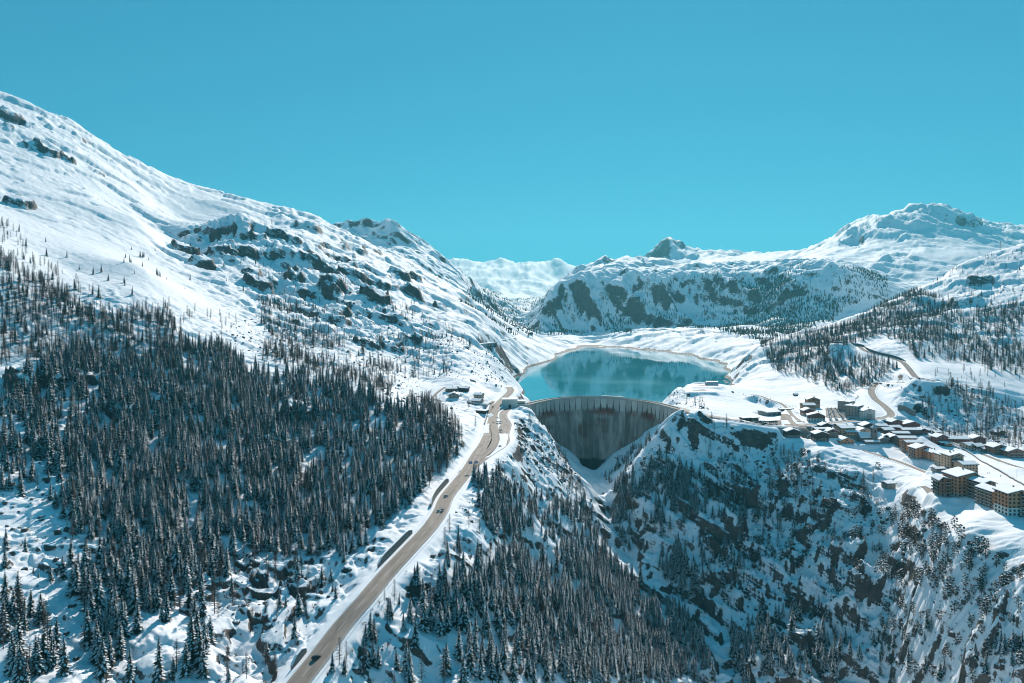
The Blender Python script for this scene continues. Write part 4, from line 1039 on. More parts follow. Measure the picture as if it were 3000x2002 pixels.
def dam_mat():
    m, n, b = new_mat('stained_dam_concrete')
    L = n.links.new
    geo = n.nodes.new('ShaderNodeNewGeometry')
    at = n.nodes.new('ShaderNodeAttribute'); at.attribute_name = 'joint'
    sep = n.nodes.new('ShaderNodeSeparateXYZ'); L(geo.outputs['Position'], sep.inputs[0])
    mp = n.nodes.new('ShaderNodeMapping'); mp.inputs['Scale'].default_value = (1, 1, 0.12)
    L(geo.outputs['Position'], mp.inputs['Vector'])
    st = noise_node(n, 0.35, 5, 0.6, mp.outputs[0])          # vertical streaks
    mp2 = n.nodes.new('ShaderNodeMapping'); mp2.inputs['Scale'].default_value = (1, 1, 1.6)
    L(geo.outputs['Position'], mp2.inputs['Vector'])
    pt = noise_node(n, 0.05, 4, 0.55, mp2.outputs[0])         # patches
    hz_ = noise_node(n, 0.02, 3, 0.5, geo.outputs['Position'])
    def ma(op, a, c=None, d=None):
        x = n.nodes.new('ShaderNodeMath'); x.operation = op
        for i, q in enumerate((a, c, d)):
            if q is None: continue
            if isinstance(q, (int, float)): x.inputs[i].default_value = q
            else: L(q, x.inputs[i])
        return x.outputs[0]
    def mr(v, a, c, lo=0.0, hi=1.0):
        x = n.nodes.new('ShaderNodeMapRange'); x.interpolation_type = 'SMOOTHSTEP'
        L(v, x.inputs[0]); x.inputs[1].default_value = a; x.inputs[2].default_value = c; x.inputs[3].default_value = lo; x.inputs[4].default_value = hi
        return x.outputs[0]
    def mix(f, a, c):
        x = n.nodes.new('ShaderNodeMix'); x.data_type = 'RGBA'
        L(f, x.inputs['Factor'])
        for nm, q in (('A', a), ('B', c)):
            if isinstance(q, tuple): x.inputs[nm].default_value = (q[0], q[1], q[2], 1)
            else: L(q, x.inputs[nm])
        return x.outputs['Result']
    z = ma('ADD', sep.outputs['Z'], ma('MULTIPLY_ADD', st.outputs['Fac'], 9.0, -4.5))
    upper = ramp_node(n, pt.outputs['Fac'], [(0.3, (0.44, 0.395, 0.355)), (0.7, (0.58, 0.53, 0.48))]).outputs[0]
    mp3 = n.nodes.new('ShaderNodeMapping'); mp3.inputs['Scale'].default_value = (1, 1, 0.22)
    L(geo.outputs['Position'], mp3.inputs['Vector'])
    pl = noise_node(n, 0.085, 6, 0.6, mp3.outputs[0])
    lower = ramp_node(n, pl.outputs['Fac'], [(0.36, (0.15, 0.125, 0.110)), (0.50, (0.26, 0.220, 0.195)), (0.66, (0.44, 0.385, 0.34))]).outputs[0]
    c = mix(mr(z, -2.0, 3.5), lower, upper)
    red = ma('MULTIPLY', ma('MULTIPLY', mr(z, -9, -2), mr(z, 6.5, 2)), mr(hz_.outputs['Fac'], 0.40, 0.56))
    c = mix(red, c, (0.20, 0.070, 0.052))
    brown = ma('MULTIPLY', ma('MULTIPLY', mr(z, -62, -45), mr(z, -8, -14)), mr(hz_.outputs['Fac'], 0.54, 0.62))
    c = mix(brown, c, (0.16, 0.105, 0.080))
    # dark drips below the joints, widest a third of the way down
    w = ma('MULTIPLY', mr(sep.outputs['Z'], 13.5, 4.5), mr(sep.outputs['Z'], -3.5, 4.0))
    wn = ma('MULTIPLY', w, mr(hz_.outputs['Fac'], 0.35, 0.6, 0.12, 0.34))
    drip = mr(ma('SUBTRACT', at.outputs['Fac'], wn), 0.03, -0.03)
    c = mix(ma('MULTIPLY', drip, 0.85), c, (0.045, 0.038, 0.036))
    jl = mr(at.outputs['Fac'], 0.16, 0.03, 0.0, 0.5)
    c = mix(ma('MULTIPLY', jl, mr(z, 0, 4)), c, (0.10, 0.085, 0.075))
    c = mix(ma('MULTIPLY', jl, mr(z, 0, -8)), c, (0.46, 0.43, 0.40))
    lime = ma('MULTIPLY', mr(st.outputs['Fac'], 0.60, 0.70), mr(sep.outputs['Z'], -62, -20, 0.0, 0.55))
    c = mix(lime, c, (0.40, 0.38, 0.35))
    foot_shade = mr(z, -66, -72)  # gorge shade painted into the colour at the foot of the dam
    c = mix(foot_shade, c, (0.030, 0.034, 0.036))
    tn = n.nodes.new('ShaderNodeAttribute'); tn.attribute_name = 'tone'
    tm_ = n.nodes.new('ShaderNodeMix'); tm_.data_type = 'RGBA'; tm_.blend_type = 'MULTIPLY'; tm_.inputs['Factor'].default_value = 1.0
    L(c, tm_.inputs['A']); L(tn.outputs['Color'], tm_.inputs['B'])
    c = tm_.outputs['Result']
    L(c, b.inputs['Base Color'])
    b.inputs['Roughness'].default_value = 0.85
    b.inputs['Specular IOR Level'].default_value = 0.25
    return m
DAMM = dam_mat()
dam = empty('arch_dam', tuple(CREST[len(CREST) // 2]))
tag(dam, 'huge curved concrete arch dam with dark stains, holding back the lake', 'dam')
DO = Vector(dam.location)
def face_off(z):
    t = (CREST_Z - z)
    return 4.6 + 0.05 * t + 0.0011 * t * t
def dam_bottom(s):
    return -112.0
nb = 40
SA, SB = 6.0, CS[-1] - 0.5
zl = [CREST_Z - 0.35, 14, 10, 6, 2, -3, -10, -20, -35, -50, -70, -90, -112]
for k in range(nb):
    s0 = SA + (SB - SA) * k / nb + 0.12
    s1 = SA + (SB - SA) * (k + 1) / nb - 0.12
    low = -30.0 if s0 > CS[-1] - 78 or s0 < 40 else -112.0
    zz = [z for z in zl if z >= low]
    NX = 8
    v, f, jt = [], [], []
    for i in range(NX + 1):
        s = s0 + (s1 - s0) * i / NX
        p, nn = crest_at(s)
        for z in zz:
            q = p + nn * face_off(z)
            v.append((q[0] - DO.x, q[1] - DO.y, z - DO.z)); jt.append(1 - abs(2 * i / NX - 1))
        q = p + nn * 0.4
        v.append((q[0] - DO.x, q[1] - DO.y, zz[-1] - DO.z)); jt.append(1.0)
        v.append((q[0] - DO.x, q[1] - DO.y, zz[0] - DO.z)); jt.append(1.0)
    h = len(zz) + 2
    for i in range(NX):
        for j in range(h):
            a, b_ = i * h + j, i * h + (j + 1) % h
            f.append((a, b_, b_ + h, a + h))
    f.append(tuple(range(h - 1, -1, -1)))
    f.append(tuple(NX * h + j for j in range(h)))
    me = bpy.data.meshes.new('wall_block')
    me.from_pydata(v, [], f)
    at = me.attributes.new('joint', 'FLOAT', 'POINT')
    at.data.foreach_set('value', jt)
    at = me.attributes.new('tone', 'FLOAT', 'POINT')
    tone_ = 0.78 + 0.44 * random.random()
    at.data.foreach_set('value', [tone_] * len(v))
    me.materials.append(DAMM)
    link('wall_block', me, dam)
def crest_strip(name, o0, o1, z0, z1, mat, s0=0.0, s1=None, parent=None, step=3.0):
    """a solid strip that follows the crest between two offsets (towards the valley is positive)"""
    s1 = CS[-1] if s1 is None else s1
    v, f = [], []
    N = max(2, int((s1 - s0) / step))
    for i in range(N + 1):
        p, nn = crest_at(s0 + (s1 - s0) * i / N)
        for o, z in ((o0, z0), (o1, z0), (o1, z1), (o0, z1)):
            q = p + nn * o
            v.append((q[0] - DO.x, q[1] - DO.y, z - DO.z))
    for i in range(N):
        for j in range(4):
            a, b_ = i * 4 + j, i * 4 + (j + 1) % 4
            f.append((a, b_, b_ + 4, a + 4))
    f += [(3, 2, 1, 0), tuple(N * 4 + j for j in range(4))]
    me = bpy.data.meshes.new(name)
    me.from_pydata(v, [], f)
    me.materials.append(mat)
    return link(name, me, parent if parent is not None else dam)
crest_strip('core', -14, 0.2, -112, CREST_Z - 0.5, M['concrete'], s0=8)
crest_strip('roadway', -4.4, 4.5, CREST_Z - 0.34, CREST_Z, M['asphalt'], s0=2)
crest_strip('parapet', 4.55, 5.0, CREST_Z - 1.2, CREST_Z + 1.0, M['concrete'], s0=10)
crest_strip('parapet', -4.9, -4.45, CREST_Z - 1.2, CREST_Z + 1.1, M['render_white'], s0=18, s1=CS[-1] - 90)
crest_strip('walkway', 2.9, 4.5, CREST_Z + 0.004, CREST_Z + 0.16, M['concrete'], s0=14)
sc_ = 0.47 * CS[-1]
crest_strip('gate_house', -8.4, -5.0, CREST_Z - 4, CREST_Z + 1.9, M['render_white'], s0=sc_ - 17, s1=sc_ + 17)

# ------------------------------------------------------------------ the lake
lp = []
for s in np.linspace(0, CS[-1] - 60, 60):
    p, nn = crest_at(s)
    q = p - nn * 6.5
    lp.append((q[0], q[1]))
lp += [(330, 1010), (420, 1180), (520, 1330), (640, 1650), (740, 2050), (780, 2500), (700, 3080), (420, 3200), (180, 3080), (20, 2650), (-30, 1900), (-40, 1400), (-10, 1050)]
wm, wn, wb = new_mat('lake_water')
geo = wn.nodes.new('ShaderNodeNewGeometry')
mp = wn.nodes.new('ShaderNodeMapping')
mp.inputs['Scale'].default_value = (1.0, 0.35, 1.0)
wn.links.new(geo.outputs['Position'], mp.inputs['Vector'])
w1 = noise_node(wn, 0.05, 5, 0.6, mp.outputs[0])
w2_ = noise_node(wn, 0.004, 3, 0.5, geo.outputs['Position'])
bp = wn.nodes.new('ShaderNodeBump')
bp.inputs['Strength'].default_value = 0.05
bp.inputs['Distance'].default_value = 1.0
wn.links.new(w1.outputs['Fac'], bp.inputs['Height'])
wn.links.new(bp.outputs[0], wb.inputs['Normal'])
wr = ramp_node(wn, w2_.outputs['Fac'], [(0.3, (0.003, 0.20, 0.255)), (0.7, (0.006, 0.27, 0.33))])
wn.links.new(wr.outputs[0], wb.inputs['Base Color'])
rr = wn.nodes.new('ShaderNodeMapRange')
wn.links.new(w2_.outputs['Fac'], rr.inputs[0])
rr.inputs[1].default_value = 0.4; rr.inputs[2].default_value = 0.65; rr.inputs[3].default_value = 0.03; rr.inputs[4].default_value = 0.12
wn.links.new(rr.outputs[0], wb.inputs['Roughness'])
wb.inputs['IOR'].default_value = 1.33
lk = MB()
lk.poly([(x, y, 0.0) for x, y in lp])
lo = lk.build('lake', wm)
if lo.data.polygons[0].normal.z < 0: lo.data.flip_normals()
tag(lo, 'still turquoise reservoir mirroring the snowy mountains', None, None, 'structure')

# ------------------------------------------------------------------ roads: ribbons with worn lanes, painted lines and ploughed snow banks
def road_mat(name, base):
    m, n, b = new_mat(name)
    at = n.nodes.new('ShaderNodeAttribute'); at.attribute_name = 'across'
    al = n.nodes.new('ShaderNodeAttribute'); al.attribute_name = 'along'
    cb = n.nodes.new('ShaderNodeCombineXYZ')
    n.links.new(at.outputs['Fac'], cb.inputs[0])
    mm = n.nodes.new('ShaderNodeMath'); mm.operation = 'MULTIPLY'; mm.inputs[1].default_value = 0.012
    n.links.new(al.outputs['Fac'], mm.inputs[0]); n.links.new(mm.outputs[0], cb.inputs[1])
    t = noise_node(n, 2.6, 4, 0.6, cb.outputs[0])
    geo = n.nodes.new('ShaderNodeNewGeometry')
    t2 = noise_node(n, 0.25, 4, 0.6, geo.outputs['Position'])
    a = n.nodes.new('ShaderNodeMath'); a.operation = 'MULTIPLY_ADD'; a.inputs[1].default_value = 0.35
    n.links.new(t2.outputs['Fac'], a.inputs[0]); n.links.new(t.outputs['Fac'], a.inputs[2])
    r = ramp_node(n, a.outputs[0], [(0.45, tuple(x * 0.62 for x in base)), (0.65, base), (0.9, tuple(x * 1.4 for x in base))])
    n.links.new(r.outputs[0], b.inputs['Base Color'])
    b.inputs['Roughness'].default_value = 0.8
    return m
RM = road_mat('salted_road', (0.235, 0.195, 0.160))
RMD = road_mat('dark_shaded_road', (0.10, 0.088, 0.078))  # dark asphalt; on the upper road the wall's shade is put into its tone
def frame_of(C):
    t = np.gradient(C[:, :2], axis=0)
    t /= np.linalg.norm(t, axis=1)[:, None]
    return np.stack([t[:, 1], -t[:, 0]], 1)                     # to the right of travel
def ribbon(name, C, o0, o1, dz, mat, n=6, i0=0, i1=None, dash=None):
    C = C[i0:i1]
    N = frame_of(C)
    v, f, ac, al = [], [], [], []
    s = np.concatenate([[0], np.cumsum(np.hypot(*np.diff(C[:, :2], axis=0).T))])
    for i in range(len(C)):
        for j in range(n + 1):
            o = o0 + (o1 - o0) * j / n
            v.append((C[i, 0] + N[i, 0] * o, C[i, 1] + N[i, 1] * o, C[i, 2] + dz)); ac.append(j / n); al.append(s[i])
    for i in range(len(C) - 1):
        if dash and i % dash[1] >= dash[0]: continue
        for j in range(n):
            a = i * (n + 1) + j
            f.append((a, a + 1, a + n + 2, a + n + 1))
    me = bpy.data.meshes.new(name)
    me.from_pydata(v, [], f)
    for nm, arr in (('across', ac), ('along', al)):
        q = me.attributes.new(nm, 'FLOAT', 'POINT'); q.data.foreach_set('value', arr)
    me.materials.append(mat)
    if len(me.polygons) and me.polygons[0].normal.z < 0: me.flip_normals()
    return link(name, me)
ROADL = {
 'shore': 'far road running along the top of the lake bank',
 'valley': 'wide salt-grey road climbing from the bottom of the frame to the lake',
 'dam_access': 'pale side road swinging down from the dam crest to the valley road',
 'middle': 'short middle road between the valley road and the dam road', 'link': 'short cross road joining the two roads below the dam',
 'stub': 'small dead-end lay-by beside the dam road', 'tunnel_ramp': 'sunken ramp running into the dark tunnel mouth',
 'village': 'road from the dam past the car park and round the hairpin', 'upper': 'upper road climbing the wooded hillside at the right',
 'village_lane': 'narrow lane curving along the edge of the village terrace', 'heli_track': 'track from the crossroads to the helicopter hangar',
 'car_park_lane': 'forecourt strip beside the snow-roofed depot', 'hamlet_lane': 'thin loop lane round the small hamlet left of the dam',
 'right_lane': 'lane running past the ski slope at the right', 'far_lane': 'straight snow-edged track at the far right', 'apartment_drive': 'curved drive in front of the big apartment block'}
lift = 0.0
for nm, (w, C) in ROADC.items():
    lift += 0.012
    h = w * 0.5
    mat = RMD if nm in ('upper', 'shore') else RM
    tag(ribbon('road', C, -h, h, 0.02 + lift, mat, 8), ROADL[nm], None, None, 'structure')
    if nm in ('valley', 'village', 'dam_access', 'upper'):
        for o in (-h + 0.45, h - 0.6):
            tag(ribbon('road_marking', C, o, o + 0.16, 0.03 + lift, M['paint'], 1), 'white edge line on the ' + nm.replace('_', ' ') + ' road', None, None, 'structure')
        tag(ribbon('road_marking', C, -0.1, 0.1, 0.03 + lift, M['paint'], 1, dash=(2, 4)), 'dashed centre line on the ' + nm.replace('_', ' ') + ' road', None, None, 'structure')
    # ploughed banks: lumpy ridges of snow along both edges
    if nm not in ('link', 'stub', 'car_park_lane', 'tunnel_ramp'):
        v, f = [], []
        N = frame_of(C)
        for sgn in (-1, 1):
            base = len(v)
            for i in range(len(C)):
                hh = 0.22 + 0.12 * math.sin(i * 1.7 + sgn) + 0.3 * random.random()
                for o, z in ((h - 0.1, -0.5), (h + 0.15, 0.1), (h + 0.8 + 0.3 * random.random(), hh), (h + 2.2, hh * 0.4), (h + 3.4, -0.9)):
                    v.append((C[i, 0] + sgn * N[i, 0] * o, C[i, 1] + sgn * N[i, 1] * o, C[i, 2] + z))
            for i in range(len(C) - 1):
                for j in range(4):
                    a = base + i * 5 + j
                    q = (a, a + 1, a + 6, a + 5)
                    f.append(q if sgn > 0 else q[::-1])
        # leave the carriageway of any other road free
        me = bpy.data.meshes.new('snow_bank')
        va = np.array(v)
        bad = np.zeros(len(va), bool)
        for n2, (w2b, C2_) in ROADC.items():
            if n2 == nm: continue
            d2 = np.hypot(va[:, None, 0] - C2_[None, :, 0], va[:, None, 1] - C2_[None, :, 1]).min(1)
            bad |= d2 < w2b * 0.5 + 1.6
        f = [q for q in f if not bad[list(q)].any()]
        me.from_pydata(v, [], f)
        me.materials.append(M['snow'])
        tag(link('snow_bank', me), 'ploughed snow banks along the ' + nm.replace('_', ' ') + ' road', None, None, 'structure')
# ------------------------------------------------------------------ the air: thin even haze round the whole scene
hz = MB()
hz.box(-12000, 12000, -400, 15500, -420, 1900)
hm = bpy.data.materials.new('haze')
hm.use_nodes = True
hn = hm.node_tree
hn.nodes.clear()
pv = hn.nodes.new('ShaderNodeVolumePrincipled')
pv.inputs['Color'].default_value = (0.20, 0.82, 1.0, 1)
pv.inputs['Density'].default_value = 4.6e-5
pv.inputs['Anisotropy'].default_value = 0.25
ho = hn.nodes.new('ShaderNodeOutputMaterial')
hn.links.new(pv.outputs[0], ho.inputs['Volume'])
tag(hz.build('haze', hm), 'thin blue mountain haze filling the valley air', None, None, 'stuff')
# ------------------------------------------------------------------ trees
def spruce_mesh(seed, merged=False):
    r = random.Random(seed)
    H, RR = 18.0, r.uniform(3.1, 4.0)
    t, c = MB(), MB()
    t.bar((0, 0, -1.5), (0, 0, H * 0.92), 0.26, 0.05, 5, 0)
    n = 15
    for i in range(n):
        z = H * (0.09 + 0.88 * (i / (n - 1)) ** 0.9)
        L0 = RR * (1 - (z / H)) ** 0.8 + 0.22
        k = max(4, int(8 - 4 * i / n))
        a0 = r.uniform(0, 6.28)
        for j in range(k):
            a = a0 + 6.283 * j / k + r.uniform(-0.25, 0.25)
            L_ = L0 * r.uniform(0.72, 1.18)
            if r.random() < 0.06: continue
            dx, dy = math.cos(a), math.sin(a)
            dr = L_ * r.uniform(0.28, 0.5)
            w = L_ * 0.30 + 0.14
            m1 = (dx * L_ * 0.55 - dy * w, dy * L_ * 0.55 + dx * w, z - dr * 0.55 - 0.22)
            m2 = (dx * L_ * 0.55 + dy * w, dy * L_ * 0.55 - dx * w, z - dr * 0.55 - 0.22)
            tip = (dx * L_, dy * L_, z - dr)
            root = (0, 0, z + 0.15)
            c.poly([root, m2, tip], 0); c.poly([root, tip, m1], 0)
            if r.random() < 0.80:
                q = 0.62
                s0 = (dx * L_ * 0.28, dy * L_ * 0.28, z - dr * 0.20 + 0.16)
                s1 = (dx * L_ * 0.66 - dy * w * q, dy * L_ * 0.66 + dx * w * q, z - dr * 0.62 + 0.05)
                s2 = (dx * L_ * 0.66 + dy * w * q, dy * L_ * 0.66 - dx * w * q, z - dr * 0.62 + 0.05)
                s3 = (dx * L_ * 1.03, dy * L_ * 1.03, z - dr * 0.97 + 0.14)
                c.poly([s0, s2, s3, s1], 1)
    # inner darkness of the crown
    c.bar((0, 0, H * 0.10), (0, 0, H * 0.97), RR * 0.40, 0.04, 6, 0)
    return t, c
def larch_mesh(seed):
    r = random.Random(seed)
    H = 17.0
    t, c = MB(), MB()
    lean = r.uniform(-0.4, 0.4)
    t.bar((0, 0, -1.5), (lean, 0, H), 0.24, 0.04, 5, 0)
    n = 54
    for i in range(n):
        f = 0.20 + 0.78 * i / n
        z = H * f
        L_ = (3.1 * (1 - f) ** 0.65 + 0.3) * r.uniform(0.6, 1.15)
        a = i * 2.4 + r.uniform(-0.4, 0.4)
        dx, dy = math.cos(a), math.sin(a)
        up = r.uniform(-0.15, 0.22) * L_
        w = 0.10 + 0.02 * L_
        p0, p1 = (lean * f, 0, z), (lean * f + dx * L_, dy * L_, z + up)
        c.poly([(p0[0], p0[1], z - w), p1, (p0[0], p0[1], z + w)], 0)
        c.poly([(p0[0] - dy * w, dx * w, z), p1, (p0[0] + dy * w, -dx * w, z)], 0)
        for q in range(6):
            u = r.uniform(0.3, 1.0)
            b0 = (p0[0] + dx * L_ * u, p0[1] + dy * L_ * u, z + up * u)
            s = r.uniform(0.35, 0.8)
            an = a + r.choice((-1, 1)) * r.uniform(0.5, 1.2)
            e = (b0[0] + math.cos(an) * s, b0[1] + math.sin(an) * s, b0[2] + r.uniform(-0.5, 0.1))
            c.poly([(b0[0], b0[1], b0[2] - 0.09), e, (b0[0], b0[1], b0[2] + 0.09)], 0)
        if r.random() < 0.16:
            c.poly([(p0[0] - dy * 0.09, dx * 0.09, z + 0.07), (p0[0] + dy * 0.09, -dx * 0.09, z + 0.07), (p1[0], p1[1], p1[2] + 0.07)], 1)
    return t, c
def pine_mesh(seed):
    r = random.Random(seed)
    H = 11.0 * r.uniform(0.85, 1.1)
    t, c = MB(), MB()
    t.bar((0, 0, -1.5), (r.uniform(-.3, .3), 0, H * 0.9), 0.24, 0.06, 5, 0)
    for i in range(17):
        f = 0.22 + 0.75 * i / 16
        z = H * f
        rr_ = 2.6 * math.sin(math.pi * min(1, (1.12 - f) * 0.95)) ** 0.8 * r.uniform(0.55, 1.1)
        a = i * 2.4 + r.uniform(-.5, .5)
        cx, cy = math.cos(a) * rr_, math.sin(a) * rr_
        t.bar((0, 0, z - 0.6), (cx, cy, z), 0.09, 0.04, 3, 0)
        s = r.uniform(0.7, 1.15)
        for q in range(13):
            d = Vector((r.gauss(0, 1), r.gauss(0, 1), r.gauss(0, 0.7))).normalized()
            p = Vector((cx, cy, z)) + d * s * r.uniform(0.45, 0.95)
            u = d.orthogonal().normalized(); v = d.cross(u)
            k = r.uniform(0.30, 0.52)
            c.poly([p + u * k, p - u * k * 0.5 + v * k, p - u * k * 0.5 - v * k], 0)
        for q in range(3):
            k = r.uniform(0.28, 0.5)
            o = (cx + r.uniform(-.5, .5) * s, cy + r.uniform(-.5, .5) * s, z + s * 0.75)
            c.poly([(o[0] + k, o[1], o[2] - .1), (o[0], o[1] + k, o[2]), (o[0] - k, o[1], o[2] - .1), (o[0], o[1] - k, o[2] - 0.2)], 1)
    return t, c
def shrub_mesh(seed):
    r = random.Random(seed)
    t, c = MB(), MB()
    t.bar((0, 0, -0.5), (0, 0, 1.2), 0.08, 0.03, 4, 0)
    for i in range(26):
        a = r.uniform(0, 6.28); el = r.uniform(0.5, 1.4); L_ = r.uniform(1.2, 2.8)
        e = (math.cos(a) * math.cos(el) * L_, math.sin(a) * math.cos(el) * L_, 0.4 + math.sin(el) * L_)
        w = 0.05
        c.poly([(-w, 0, 0.3), (w, 0, 0.3), e], 0)
        c.poly([(e[0] * .5, e[1] * .5, e[2] * .55 - w), (e[0] * .5, e[1] * .5, e[2] * .55 + w), (e[0] + r.uniform(-.6, .6), e[1] + r.uniform(-.6, .6), e[2] - .2)], 0)
    return t, c
KINDS = {
 'spruce_tree': (spruce_mesh, 6, [M['bark']], [M['needle'], M['tsnow']]),
 'larch_tree': (larch_mesh, 6, [M['bark']], [M['larch'], M['tsnow']]),
 'pine_tree': (pine_mesh, 5, [M['bark']], [M['pine'], M['tsnow']]),
}
TM = {}
for kn, (fn, nv, tm, cm) in KINDS.items():
    TM[kn] = []
    for s in range(nv):
        t, c = fn(100 + s)
        both = MB()
        both.v = t.v + c.v
        both.f = t.f + [tuple(i + len(t.v) for i in q) for q in c.f]
        both.m = [2] * len(t.f) + c.m
        TM[kn].append((t.mesh(kn + '_trunk', tm), c.mesh(kn + '_crown', cm), both.mesh(kn + '_whole', cm + tm)))

